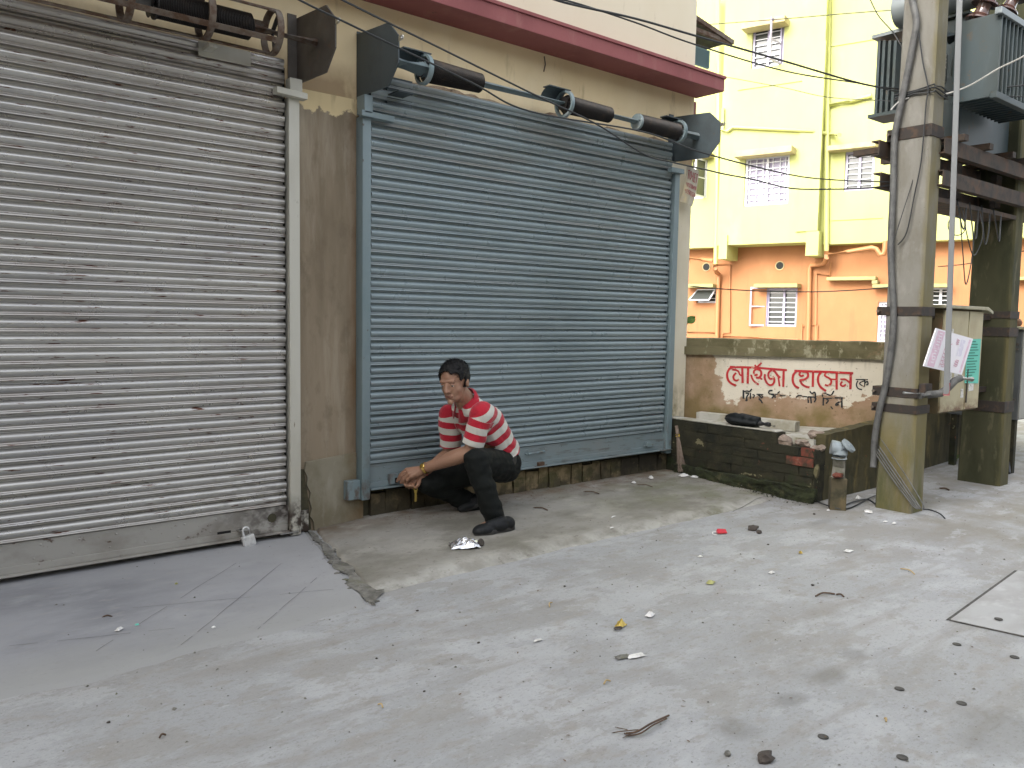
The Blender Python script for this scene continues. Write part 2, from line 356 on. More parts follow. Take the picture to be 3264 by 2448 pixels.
mat('blue_bar', (0.185, 0.232, 0.242), [dict(c=(0.20, 0.215, 0.21), s=(3, 3, 5), lo=.46, hi=.66, a=.7), dict(c=(0.07, 0.055, 0.045), s=(30, 30, 30), lo=.66, hi=.71, a=.85),
    dict(c=(0.085, 0.075, 0.06), s=(6, 6, 40), lo=.55, hi=.68, a=.6)], rough=.5, bumps=[((8, 8, 20), .1, .003)], rough_var=.08)
mat('cream_guide', (0.52, 0.505, 0.435), [dict(c=(0.44, 0.42, 0.35), s=(6, 6, 1.6), lo=.44, hi=.66, a=.8), dict(c=(0.10, 0.055, 0.03), s=(22, 22, 8), lo=.66, hi=.71),
    dict(c=(0.045, 0.032, 0.024), s=(14, 14, 12), lo=.40, hi=.52, d=6, m=[('z', .24, .12, .10, 9.0)])], rough=.5, metal=.1, bumps=[(50, .12, .001)])
mat('grey_bar', (0.40, 0.385, 0.35), [dict(c=(0.30, 0.28, 0.245), s=(4, 4, 8), lo=.44, hi=.66), dict(c=(0.10, 0.06, 0.04), s=(16, 16, 22), lo=.63, hi=.70, a=.9),
    dict(c=(0.05, 0.035, 0.028), s=(11, 11, 13), lo=.42, hi=.56, a=.9, m=[('x', 1.38, 1.80, .30, 5.0)])], rough=.5, metal=.35, bumps=[((6, 6, 18), .15, .003)], rough_var=.08)
mat('plate_dark', (0.060, 0.078, 0.085), [dict(c=(0.045, 0.055, 0.06), s=6, lo=.45, hi=.65), dict(c=(0.085, 0.07, 0.055), s=24, lo=.62, hi=.72, a=.7)], rough=.55, metal=.1)
mat('plate_brown', (0.105, 0.092, 0.078), [dict(c=(0.07, 0.06, 0.05), s=6, lo=.45, hi=.65), dict(c=(0.13, 0.07, 0.045), s=20, lo=.60, hi=.70, a=.8)], rough=.6, metal=.15)
mat('greasy_steel', (0.022, 0.019, 0.017), [dict(c=(0.05, 0.035, 0.025), s=14, lo=.5, hi=.7)], rough=.55, metal=.3)
mat('shaft_grey', (0.33, 0.345, 0.335), [dict(c=(0.23, 0.22, 0.20), s=(6, 14, 14), lo=.45, hi=.65)], rough=.45, metal=.4)
mat('shaft_blue', (0.20, 0.26, 0.275), [dict(c=(0.30, 0.33, 0.33), s=(5, 12, 12), lo=.5, hi=.7)], rough=.42, metal=.3)
mat('rusty_steel', (0.17, 0.135, 0.105), [dict(c=(0.10, 0.055, 0.032), s=16, lo=.44, hi=.6), dict(c=(0.26, 0.25, 0.23), s=9, lo=.55, hi=.7, a=.7)], rough=.7, metal=.35, bumps=[(60, .3, .002)])
mat('bare_steel', (0.55, 0.55, 0.53), [dict(c=(0.35, 0.34, 0.32), s=30, lo=.5, hi=.7)], rough=.28, metal=.9)
mat('dark_inside', (0.012, 0.011, 0.010), rough=.95)

# ================================================================ the setting: ground sheets
g = MB(); g.add([(-300, -300, 0), (300, -300, 0), (300, 300, 0), (-300, 300, 0)], [(0, 1, 2, 3)])
tag(g.build('ground', 'road_concrete'), kind='structure')

def left_edge(y):                              # ragged joint between the two aprons
    return 1.70+(y-2.97)*.245+.025*fbm((y, 0, 0), 4.0, 3)
def apron_front(x): return 3.00-.10*math.sin((x+.4)*1.4)-.05*fbm((x, 0, 0), 2.6, 5)
def ap_l(u, v):
    y = 4.24-(4.24-2.72)*v; x = -2.6+(left_edge(y)-.035+2.6)*u
    return Vector((x, y, 0))
def ap_l_z(u, v):
    p = ap_l(u, v); d = p.y-apron_front(p.x)
    z = .010*max(0, min(1, (d+.02)/.07))-.004+.0015*fbm(p, 3)
    return (p.x, p.y, z)
tag(grid_mesh('apron', 170, 70, ap_l_z, 'apron_smooth'), kind='structure')
ap = bpy.data.objects['apron']
# scored trowel lines of the smooth apron
gr = [((.55, 3.02), (1.45, 3.86)), ((.92, 3.0), (1.62, 3.72)), ((1.20, 2.98), (1.66, 3.42)), ((.85, 3.52), (1.72, 3.20)), ((.25, 3.42), (.95, 3.18))]
for i, (a, b) in enumerate(gr):
    m_ = MB(); pts = [Vector((*a, .0075)).lerp(Vector((*b, .0075)), t/24) for t in range(25)]
    for k, p in enumerate(pts): p.x += .004*nz(p, 9, i); p.y += .004*nz(p, 9, i+5); p.z = max(.0045, .006+.0015*fbm(p, 3))+.0022
    W = .0011
    for k in range(24):
        if nz((k*.37, i, 0), 1.3, 2) < -.28: continue
        d = (pts[k+1]-pts[k]).normalized(); s_ = Vector((-d.y, d.x, 0))*W*(1+.5*nz((k, i, 0), .7))
        m_.add([pts[k]-s_, pts[k+1]-s_, pts[k+1]+s_, pts[k]+s_], [(0, 1, 2, 3)])
    m_.build('scored_line', 'score_groove', ap)

def slab_z(u, v):
    y = 4.30-(4.30-2.96)*v; xl = left_edge(y)+.035
    x = xl+(5.22-xl)*u
    front = 3.17+.018*fbm((x, 0, 0), 3.0, 8)+.03*min(1, max(0, (x-1.9)/2.0))-.08*max(0, (2.05-x))
    t = max(0.0, min(1.0, (y-(front-.11))/.11)); t = t*t*(3-2*t)
    z = -.006+.040*t+.0035*fbm((x, y, 0), 2.2, 1)*t+.0015*fbm((x, y, 0), 14, 2)
    z -= .020*max(0, 1-(x-xl)/.35)*t
    e = (x-xl)/.014
    if e < 1: z = -.006+(z+.006)*max(0, e)
    z -= .030*max(0, min(1, (x-4.75)/.35))*max(0, min(1, (3.9-y)/.7))
    return (x, y, z)
tag(grid_mesh('apron_slab', 240, 110, slab_z, 'apron_slab'), kind='structure')
slab = bpy.data.objects['apron_slab']
jl = MB(); A0, A1 = oz(2310, 1640, .0), oz(2445, 1588, .0)
for i in range(24):
    p, q = A0.lerp(A1, i/24), A0.lerp(A1, (i+1)/24); w_ = .004*(.5+abs(nz((i*.4, 0, 0), 1.0)))
    for r_ in (p, q): xl = left_edge(r_.y)+.035; r_.z = slab_z((r_.x-xl)/(5.22-xl), (4.30-r_.y)/1.34)[2]+.004
    s_ = Vector((.5, .85, 0))*w_; jl.add([p-s_, q-s_, q+s_, p+s_], [(0, 1, 2, 3)])
jl.build('slab_joint', 'dark_joint', slab)
# crumbled joint between the aprons
for k in range(44):
    y = random.uniform(2.99, 4.18); x = left_edge(y)+random.gauss(0, .018)*(1.6-.8*(y-3)); r = random.uniform(.006, .019)*(1.3-.5*(y-3))
    lump('rubble_piece', 'rubble', (x, y, .004+r*.05), (r*1.2, r, r*.5), slab, k, .5, 1, smooth=False)
m_ = MB(); taper = lambda y: min(1, max(0, (y-2.93)/.14))*(1 if y < 3.25 else max(.35, 1-(y-3.25)*.8)); pts = [(left_edge(y)-(.03+.05*nz((y, 1, 0), 7))*taper(y), y) for y in np.linspace(2.93, 4.22, 40)]; pts2 = [(left_edge(y)+(.045+.05*nz((y, 2, 0), 7)+.03*math.exp(-((y-3.10)/.05)**2))*taper(y), y) for y in np.linspace(2.93, 4.22, 40)]
for i in range(39): m_.add([(*pts[i], .0085), (*pts2[i], .0085), (*pts2[i+1], .0085), (*pts[i+1], .0085)], [(0, 1, 2, 3)])
m_.build('joint_fill', 'rubble', slab)

# concrete drain covers in the road on the right, with lifting holes
mat('cover_concrete', (0.36, 0.36, 0.355), [dict(c=(0.29, 0.285, 0.275), s=(3, 5, 1), lo=.45, hi=.65, d=7), dict(c=(0.43, 0.43, 0.43), s=(9, 15, 1), lo=.55, hi=.7, a=.6)], rough=.85, bumps=[((20, 30, 10), .25, .006)])
a_, b_, c_ = oz(3028, 1978), oz(3190, 1860), oz(3264, 2030)
ea = (b_-a_); eb = (c_-a_); nb = Vector((-ea.y, ea.x, 0)).normalized()
if nb.dot(eb) < 0: nb = -nb
cs = MB(); L = ea.normalized()
P0 = a_; nb = eb.normalized(); quad = [P0, P0+L*1.0, P0+L*1.0+nb*.9, P0+nb*.9]
cs.prism([(p.x, p.y, -.02) for p in quad], (0, 0, 1), .027)
cover = tag(cs.build('drain_cover', 'cover_concrete', bevel=.006), kind='structure')
jt = MB(); jt.prism([(p.x, p.y, .0015) for p in [P0-L*.012-nb*.012, P0+L*1.0-nb*.012, P0+L*1.0, P0-L*.0]], (0, 0, 1), .002); jt.build('cover_joint', 'dark_joint', cover)
jt = MB(); jt.prism([(p.x, p.y, .0015) for p in [P0-L*.009, P0-L*.009+nb*.9, P0+nb*.9, P0]], (0, 0, 1), .003); jt.build('cover_joint', 'dark_joint', cover)
cov2 = None
for (px, py, z) in [(3183, 1974, .010), (3050, 2055, 0), (3234, 2096, 0), (2867, 2197, 0), (3065, 2243, 0), (2624, 2350, 0), (2876, 2416, 0)]:
    p = oz(px, py, z); h = MB()
    h.lathe((p.x, p.y, p.z+.001), (0, 0, 1), [(.0, .016), (.002, .0155), (.0025, .0135), (.001, .011), (.0006, .0)], 18)
    hm = h.build('lifting_hole', 'dark_joint', cover, smooth=True)

# ================================================================ shop building
WY = 4.235
shop = thing('shop_building', 'cream plastered shop building with two shutter bays and a red concrete ledge', 'building', (2.2, WY, 0))
w = MB(); w.box((-4, WY, 2.44), (5.31, 9.0, 3.02)); w.box((-4, WY+.03, .0), (1.93, 9.0, 2.44)); w.box((2.33, WY+.03, .0), (5.06, 9.0, 2.44)); w.build('wall', 'cream_wall', shop)
w = MB(); w.box((-4, WY+.004, 3.02), (5.31, 9.0, 6.5)); w.build('upper_wall', 'upper_wall', shop)
w = MB(); w.box((1.93, WY-.006, .0), (2.33, WY+.4, 2.44)); w.build('pillar', 'pillar_plaster', shop)
w = MB(); w.box((5.06, WY-.003, .0), (5.312, WY+.4, 2.46)); w.build('corner_pier', 'side_strip', shop)
# cement plinth at the pillar's foot with a broken left edge
pl = [(1.985, .395), (2.33, .425), (2.33, .0), (2.035, .0)]
edge = [(2.035, .0), (2.03, .05), (2.008, .09), (2.018, .13), (2.004, .18), (2.012, .22), (1.988, .27), (1.995, .31), (1.975, .35), (1.985, .395)]
w = MB(); w.prism([(x, WY-.022, z) for x, z in [(1.985, .40), (2.30, .425), (2.30, .175), (2.345, .172), (2.345, 0)]+edge[:-1]], (0, 1, 0), .03); w.build('cement_plinth', 'cement_plinth', shop, bevel=.003)
w = MB(); w.prism([(x, WY-.010, z) for x, z in [(1.93, .36), (1.975, .36), (2.0, .2), (2.02, .0), (1.93, .0)]], (0, 1, 0), .01); w.build('broken_hollow', 'mortar_dark', shop)
# red ledge
w = MB(); w.box((-4, 3.975, 2.995), (5.345, WY+.01, 3.088)); w.build('ledge', 'red_ledge', shop, bevel=.004)
w = MB(); w.box((-4, 3.965, 3.088), (5.355, WY+.01, 3.110)); w.build('ledge_lip', 'red_ledge', shop, bevel=.003)
w = MB(); w.box((5.315, 4.3, 2.83), (5.42, 4.9, 2.99)); w.build('side_ledge', 'red_ledge', shop)
w = MB(); w.box((-4, 3.25, 3.36), (1.55, WY+.02, 3.46)); w.build('added_shade_slab', 'upper_wall', shop)  # slab above the view, added to shade the top of the grey shutter
# crumbled plaster under the blue shutter's shaft
bb = []
for i in range(61):
    x = 2.62+(5.0-2.62)*i/60; bb.append((x, 2.515+.085+.035*fbm((x, 0, 0), 3.5, 4)+.012*fbm((x, 0, 0), 19, 4)))
w = MB(); w.prism([(x, WY-.006, z) for x, z in bb]+[(5.0, WY-.006, 2.42), (2.62, WY-.006, 2.42)], (0, 1, 0), .004); w.build('broken_plaster', 'broken_brick', shop)
for (px, py, s) in [(1735, 180, .05), (1500, 65, .03)]:
    p = oy(px, py, WY-.004); w = MB(); w.tube([p, p+Vector((s*.15, -.004, -s)), p+Vector((-s*.1, -.004, -s*2))], .004, 6); w.build('cement_drip', 'rusty_steel', shop)
# brick-on-edge course below the blue shutter
w = MB(); w.box((2.345, WY+.012, .0), (5.06, WY+.05, .21)); w.build('plinth_backing', 'mortar_dark', shop)
x = 2.40; k = 0
while x < 5.0:
    bw = random.uniform(.082, .112); jz = random.uniform(-.004, .006); yy = WY-.012+random.uniform(-.006, .006)
    rough_box((x, yy, .025), (x+bw, WY+.02, .168+jz*2), .006, 4, k*1.7, 'old_brick', 'brick', shop)
    x += bw+random.uniform(.006, .012); k += 1
# sheet awning and open louvred shutter on the side wall, upper storey
p = [ox(2218, 42, 5.315), oy(2340, 128, 4.55), oy(2234, 150, 4.55)]
A = Vector((5.315, 4.35, p[0].z)); tipz = oy(2340, 128, 4.40)
mat('awning_sheet', (0.085, 0.10, 0.05), [dict(c=(0.05, 0.055, 0.03), s=6, lo=.45, hi=.65), dict(c=(0.16, 0.17, 0.08), s=4, lo=.55, hi=.7)], rough=.8)
aw = MB(); q0 = oy(2222, 40, 4.36); q1 = oy(2338, 128, 4.36); q2 = oy(2232, 150, 4.9)
aw.prism([(5.312, 4.36, q0.z), (q1.x, 4.36, q1.z), (q1.x, 5.3, q1.z), (5.312, 5.3, q0.z)], (0, 0, 1), -.012)
aw.build('awning', 'awning_sheet', shop)
for a1, a2, ww in (((5.312, 4.38, q1.z-.02), (q1.x, 4.38, q1.z-.02), .03), ((5.312, 4.37, q0.z-.02), (q1.x, 4.37, q1.z-.02), .035), ((5.4, 4.9, q1.z-.02), (q1.x, 4.9, q1.z-.02), .03)):
    aw = MB(); aw.bar(a1, a2, ww); aw.build('awning_strut', 'rusty_steel', shop)
mat('teal_louvre', (0.12, 0.20, 0.20), rough=.6)
lo_ = [oy(2232, 152, 4.42), oy(2258, 218, 4.42)]
for i in range(9):
    z = lo_[0].z+(lo_[1].z-lo_[0].z)*(i+.5)/9; b = MB(); b.box((5.318, 4.42, z-.012), (lo_[1].x, 4.432, z+.010)); b.build('louvre_slat', 'teal_louvre', shop)
for xx in (5.318, lo_[1].x):
    b = MB(); b.box((xx-.007, 4.415, lo_[1].z), (xx+.007, 4.44, lo_[0].z)); b.build('louvre_stile', 'teal_louvre', shop)

# unseen rendered building added across the lane to cut low sky light
mat('grey_render', (0.34, 0.32, 0.28), [dict(c=(0.26, 0.24, 0.20), s=(.6, .6, .3), lo=.45, hi=.65)], rough=.9)
opp = thing('shading_terrace', 'plain grey terrace added out of view across the lane to shade the street', 'building', (6, -9.0, 0))
b = MB(); b.box((-16, -16, 0), (24, -9.0, 5.6)); b.build('wall', 'grey_render', opp)
b = MB(); b.box((-16.1, -16.1, 5.6), (24.1, -8.8, 5.9)); b.build('parapet', 'grey_render', opp)
for i in range(9):
    for z in (.9, 3.6):
        b = MB(); x = -13+i*4.2; b.box((x, -9.03, z), (x+1.2, -8.99, z+1.4)); wdw = b.build('window', 'dark_inside', opp)
        b = MB(); b.box((x-.1, -9.0, z+1.45), (x+1.3, -8.6, z+1.52)); b.build('sunshade', 'grey_render', opp)
blk = thing('sun_blocking_building', 'tall grey building added out of view to shade the near street', 'building', (-11, -3, 0))  # second unseen building, added to keep the sun off the near street
b = MB(); b.box((-15, -8.6, 0), (-8.5, 3.6, 10.5)); b.build('wall', 'grey_render', blk)
b = MB(); b.box((-15.1, -8.7, 10.5), (-8.3, 3.7, 10.9)); b.build('parapet', 'grey_render', blk)
for i in range(3):
    for z in (1.0, 4.2, 7.4):
        b = MB(); y = -7+i*3.6; b.box((-8.51, y, z), (-8.47, y+1.2, z+1.4)); b.build('window', 'dark_inside', blk)
# ================================================================ rolling shutters
PITCHZ = .0725
PROF = [(0, .008), (-.0035, .007), (-.0045, -.004), (-.008, -.0115), (-.014, -.0165), (-.022, -.0190), (-.030, -.0185), (-.038, -.0150), (-.044, -.0112), (-.0455, -.0100), (-.0475, -.0122), (-.052, -.0134),
        (-.0550, -.0118), (-.0565, -.0126), (-.061, -.0134), (-.0640, -.0105), (-.0650, .007), (-.0725, .008)]
def slat_mesh(name, x0, x1, m):
    b = MB(); n = len(PROF)
    xs = [x0, x1] 
    for x in xs: b.v += [(x, y*(1.3 if y < 0 else 1), z) for z, y in PROF]
    for i in range(n-1): b.f.append((i, i+1, n+i+1, n+i)); b.fm.append(0)
    me = bpy.data.meshes.new(name); me.from_pydata(b.v, [], b.f); me.materials.append(MATS[m]); me.polygons.foreach_set('use_smooth', [True]*len(me.polygons)); me.set_sharp_from_angle(angle=R_(48)); me.update(); return me
def shutter(label, x0, x1, z0, z1, bar_h, slat_m, bar_m, guide_m, y=4.195):
    t = thing('rolling_shutter', label, 'shutter', ((x0+x1)/2, y, z0), 'rolling shutters of the shop front')
    me = slat_mesh('slat', x0+.010, x1-.012, slat_m); o = Vector(((x0+x1)/2, y, z0))
    me.transform(Matrix.Translation((-(x0+x1)/2, 0, 0)))
    nn = int(round((z1-z0-bar_h)/PITCHZ))
    for i in range(nn+1):
        z = z0+bar_h+PITCHZ*(i+1)
        sl = link('slat', me, t, (random.uniform(-.0015, .0015), random.uniform(-.0012, .0012), z-z0))
    b = MB(); b.box((x0-.004, y+.010, z0+.02), (x1+.004, y+.014, z1)); b.build('channel_back', 'dark_inside', t)
    b = MB(); b.box((x0-.004, y-.006, z0+.022), (x1+.004, y+.006, z0+bar_h+.004)); bar = b.build('bottom_bar', bar_m, t, bevel=.002)
    b = MB(); b.box((x0+.004, y-.016, z0+.0235), (x1-.004, y-.0062, z0+.055)); b.box((x0+.004, y-.045, z0+.015), (x1-.004, y-.0062, z0+.0228)); b.build('bottom_angle', bar_m, bar, bevel=.0015)
    for i in range(int((x1-x0)/.16)):
        for zz in (.075, bar_h-.02):
            b = MB(); xx = x0+.08+.16*i+(.03 if zz > .1 else 0); b.lathe((xx, y-.006, z0+zz), (0, -1, 0), [(0, .006), (.003, .0055), (.005, .003), (.0055, 0)], 8); b.build('rivet', bar_m, bar, smooth=True)
    return t, bar
# ---- grey, closed down to the ground
gsh, gbar = shutter('weathered silver grey rolling shutter with rust streaks, padlocked shut', -1.2, 1.862, .018, 2.52, .155, 'grey_shutter', 'grey_bar', 'cream_guide')
b = MB(); b.box((1.864, 4.150, .012), (1.924, 4.228, 2.36)); b.build('guide_rail', 'cream_guide', gsh, bevel=.004)
b = MB(); b.box((1.924, 4.200, .012), (1.992, 4.214, .130)); b.build('guide_foot', 'cream_guide', gsh, bevel=.002)
b = MB(); b.obox((1.868, 4.140, 2.375), (Vector((1, 0, -.04)).normalized(), (0, 1, 0), (0, 0, 1)), (.085, .028, .016)); b.obox((1.90, 4.165, 2.425), ((1, 0, 0), (0, 1, 0), (0, 0, 1)), (.034, .03, .034)); b.build('guide_mouth', 'cream_guide', gsh, bevel=.003)
def plate(x, m, parent, s=1.0):
    b = MB(); b.prism([(x, WY-.004, 2.80), (x, 3.885, 2.775), (x, 3.785, 2.685), (x, 3.785, 2.545), (x, 3.885, 2.445), (x, WY-.004, 2.455)], (1, 0, 0), .008)
    b.box((x, WY-.010, 2.44), (x-.05*s, WY-.0045, 2.815)); o = b.build('end_plate', m, parent)
    b = MB(); b.box((x+.001, 3.758, 2.655), (x+.007, 3.786, 2.680)); b.ring((x+.004, 3.752, 2.668), (1, 0, 0), .009, .004, 12, 6); b.build('plate_lug', 'bare_steel', o)
    return o
SY, SZ = 3.995, 2.615
plate(1.944, 'plate_brown', gsh)
b = MB(); b.cyl((-1.2, SY, SZ), (1.17, SY, SZ), .034, n=18); b.build('shaft', 'shaft_grey', gsh, smooth=True)
b = MB(); b.cyl((1.60, SY, SZ), (1.944, SY, SZ), .021, n=14); b.build('shaft_end', 'rusty_steel', gsh, smooth=True)
b = MB(); x = 1.15
prof = []
while x < 1.58: prof += [(x-1.15, .058), (x-1.15+.003, .063), (x-1.15+.006, .058)]; x += .0075
b.lathe((1.15, SY, SZ), (1, 0, 0), [(-.02, .066), (0, .070), (.008, .070)]+[(h+.01, r) for h, r in prof]+[(.45, .05), (.465, .02)], 22); b.build('coil_spring', 'greasy_steel', gsh, smooth=50)
for a in (35, 125, 215, 305):
    dy, dz = math.cos(R_(a))*.105, math.sin(R_(a))*.105
    b = MB(); b.bar((-.3, SY+dy, SZ+dz), (1.71, SY+dy, SZ+dz), .026, .008, (0, dy, dz)); b.build('drum_bar', 'rusty_steel', gsh)
for x in (1.03, 1.38, 1.71):
    b = MB(); n = 28
    k = len(b.v)
    for i in range(n):
        a = 2*math.pi*i/n
        for (r, xx) in ((.100, -.016), (.110, -.016), (.110, .016), (.100, .016)): b.v.append((x+xx, SY+r*math.cos(a), SZ+r*math.sin(a)))
    for i in range(n):
        for j in range(4): b.f.append((k+i*4+j, k+((i+1) % n)*4+j, k+((i+1) % n)*4+(j+1) % 4, k+i*4+(j+1) % 4)); b.fm.append(0)
    o = b.build('drum_ring', 'rusty_steel', gsh, smooth=30)
    if x > 1.5:
        b = MB()
        for a in (20, 140, 260): b.bar((x, SY, SZ), (x, SY+.1*math.cos(R_(a)), SZ+.1*math.sin(R_(a))), .02, .006)
        b.build('ring_spoke', 'greasy_steel', o)
b = MB(); b.box((1.40, 4.150, 2.475), (1.66, 4.157, 2.545)); b.box((1.42, 4.06, 2.50), (1.46, 4.19, 2.52)); b.build('tail_plate', 'cream_guide', gsh)
b = MB(); b.box((1.475, 4.184, .060), (1.545, 4.188, .085)); b.build('lock_slot', 'dark_inside', gbar)
b = MB(); b.box((1.58, 4.158, .078), (1.625, 4.190, .084)); b.box((1.592, 4.150, .052), (1.598, 4.189, .084)); b.build('lock_staple', 'bare_steel', gbar)
b = MB(); b.box((1.800, 4.140, .030), (1.905, 4.150, .036)); b.build('bolt_tongue', 'bare_steel', gbar)
b = MB(); b.cyl((1.772, 4.190, .118), (1.772, 4.186, .118), .025, n=20); b.build('weld_scar', 'mortar_dark', gbar)
# padlock
mat('padlock_steel', (0.78, 0.78, 0.77), [dict(c=(0.60, 0.60, 0.59), s=40, lo=.45, hi=.65)], rough=.32, metal=.6)
pk = thing('padlock', 'shiny steel padlock hanging from the bar of the grey shutter', 'padlock', (1.60, 4.145, .02))
ax = (Vector((.92, -.18, .34)).normalized(), None); c = Vector((1.618, 4.128, .030)); dn = Vector((.22, -.08, -.97)).normalized(); sd_ = Vector((.97, .05, .22)).normalized(); sd_ = (sd_-sd_.dot(dn)*dn).normalized(); th = dn.cross(sd_)
b = MB(); b.obox(c, (sd_, th, dn), (.033, .017, .031)); b.build('lock_body', 'padlock_steel', pk, bevel=.008, smooth=30)
up = -dn; b = MB(); pts = [c+sd_*.017+up*.022, c+sd_*.017+up*.058]+[c+up*(.058+.017*math.sin(R_(a)))+sd_*.017*math.cos(R_(a)) for a in range(20, 180, 20)]+[c-sd_*.017+up*.058, c-sd_*.017+up*.022]
b.tube(pts, .0055, 10); b.build('shackle', 'padlock_steel', pk, smooth=True)
b = MB(); b.cyl(c+dn*.0312, c+dn*.0325, .010, n=14); b.build('keyhole_disc', 'dark_inside', pk)

# ---- blue
bsh, bbar = shutter('slate blue rolling shutter pulled down behind the crouching man', 2.36, 5.004, .188, 2.52, .158, 'blue_shutter', 'blue_bar', 'blue_paint')
b = MB(); b.box((2.300, 4.148, .150), (2.357, 4.228, 2.34)); b.build('guide_rail', 'blue_paint', bsh, bevel=.010, smooth=40)
b = MB(); b.box((2.215, 4.164, .158), (2.299, 4.213, .270)); b.build('guide_foot', 'blue_paint', bsh, bevel=.004)
b = MB(); b.box((5.010, 4.150, .175), (5.066, 4.228, 2.36)); b.build('guide_rail', 'blue_paint', bsh, bevel=.006)
b = MB(); b.box((5.0665, 4.17, .19), (5.115, 4.230, .30)); b.build('guide_foot', 'blue_paint', bsh, bevel=.003)
b = MB(); b.obox((2.385, 4.140, 2.345), (Vector((1, 0, -.02)).normalized(), (0, 1, 0), (0, 0, 1)), (.105, .02, .016)); b.obox((2.322, 4.165, 2.40), ((1, 0, 0), (0, 1, 0), (0, 0, 1)), (.026, .045, .05)); b.build('guide_mouth', 'blue_paint', bsh, bevel=.003)
b = MB(); b.obox((5.0, 4.138, 2.372), ((1, 0, 0), (0, 1, 0), (0, 0, 1)), (.075, .02, .018)); b.build('guide_mouth', 'blue_paint', bsh, bevel=.003)
plate(2.306, 'plate_dark', bsh, -1); plate(5.056, 'plate_dark', bsh)
XW = lambda px, py: oy(px, py, SY).x
b = MB(); b.cyl((2.316, SY, SZ), (2.62, SY, SZ), .050, n=20); b.build('shaft_sleeve', 'shaft_blue', bsh, smooth=True)
b = MB(); b.cyl((2.6, SY, SZ), (5.06, SY, SZ), .027, n=18); b.build('shaft', 'shaft_blue', bsh, smooth=True)
def coil(x0, x1, r0, r1, parent):
    b = MB(); prof = []; n = int((x1-x0)/.0078)
    for i in range(n):
        f = i/n; r = r0+(r1-r0)*f; h = (x1-x0)*f; prof += [(h, r-.003), (h+.0035, r+.002)]
    prof += [(x1-x0, r1-.004), (x1-x0+.008, r1*.5)]
    b.lathe((x0, SY, SZ), (1, 0, 0), [(-.01, r0*.6)]+prof, 22); return b.build('coil_spring', 'greasy_steel', parent, smooth=50)
def wheel(x, parent):
    b = MB(); n = 28; k = 0
    for i in range(n):
        a = 2*math.pi*i/n
        for (r, xx) in ((.070, -.012), (.085, -.012), (.085, .012), (.070, .012)): b.v.append((x+xx, SY+r*math.cos(a), SZ+r*math.sin(a)))
    for i in range(n):
        for j in range(4): b.f.append((k+i*4+j, k+((i+1) % n)*4+j, k+((i+1) % n)*4+(j+1) % 4, k+i*4+(j+1) % 4)); b.fm.append(0)
    o = b.build('drum_wheel', 'shaft_blue', parent, smooth=30)
    b = MB()
    for a in (30, 150, 270): b.bar((x, SY, SZ), (x, SY+.075*math.cos(R_(a)), SZ+.075*math.sin(R_(a))), .024, .008)
    b.cyl((x-.02, SY, SZ), (x+.006, SY, SZ), .045, n=16); b.build('wheel_hub', 'greasy_steel', o)
    b = MB(); pts = [(x-.012, SY+.088*math.cos(R_(a)), SZ+.088*math.sin(R_(a))) for a in range(10, 91, 16)]
    for i in range(len(pts)-1):
        p, q = Vector(pts[i]), Vector(pts[i+1]); b.add([p+Vector((-.13, 0, 0)), q+Vector((-.13, 0, 0)), q+Vector((.05, 0, 0)), p+Vector((.05, 0, 0))], [(0, 1, 2, 3)])
    p = Vector(pts[-1]); b.box((x-.145, p.y-.015, p.z), (x+.04, p.y+.05, p.z+.006)); b.build('strap_plate', 'plate_dark', parent)
    if x > 3: return
    b = MB(); b.box((x-.13, SY+.06, SZ-.13), (x-.03, WY-.05, SZ-.124)); b.box((x-.13, WY-.055, 2.44), (x+.04, WY-.048, SZ-.02)); b.build('tail_plate', 'plate_dark', parent)
xa = XW(1352, 210); xb = XW(1800, 318); xc = XW(2160, 420)
for xw in (xa, xb, xc): wheel(xw, bsh)
coil(xa+.012, XW(1530, 268), .066, .054, bsh); coil(xb+.012, XW(1942, 368), .058, .050, bsh)
b = MB(); c0 = XW(2032, 388); b.lathe((c0, SY, SZ), (1, 0, 0), [(-.02, .03), (-.012, .055), (0, .058), (.006, .055)], 20); b.build('spring_collar', 'shaft_blue', bsh, smooth=30)
coil(c0+.008, xc-.012, .055, .057, bsh)
# hasps, handle and lock blocks on the bottom bar
hx = oy(1248, 1525, 4.19)
b = MB(); b.box((hx.x-.03, 4.158, hx.z-.028), (hx.x+.028, 4.1885, hx.z+.032)); b.build('lock_hasp', 'blue_paint', bbar, bevel=.004)
b = MB(); b.box((hx.x+.004, 4.152, hx.z-.022), (hx.x+.020, 4.1578, hx.z+.008)); b.build('hasp_slot', 'dark_inside', bbar)
h1 = oy(1683, 1448, 4.16); h2 = oy(1738, 1438, 4.16)
b = MB(); b.tube([(h1.x, 4.188, h1.z), (h1.x+.004, 4.160, h1.z), (h2.x-.004, 4.160, h2.z), (h2.x, 4.188, h2.z)], .007, 8); b.build('pull_handle', 'blue_paint', bbar)
for (px, py) in ((1720, 1480), (2063, 1415)):
    q = oy(px, py, 4.18); b = MB(); b.box((q.x-.025, 4.160, q.z-.022), (q.x+.03, 4.1885, q.z+.018)); b.cyl((q.x-.055, 4.168, q.z-.01), (q.x+.06, 4.168, q.z-.01), .006, n=8); b.build('bolt_bracket', 'rusty_steel' if px < 1800 else 'blue_paint', bbar, bevel=.003)
b = MB(); b.box((4.93, 4.128, .206), (5.05, 4.150, .212)); b.build('bolt_tongue', 'bare_steel', bbar)
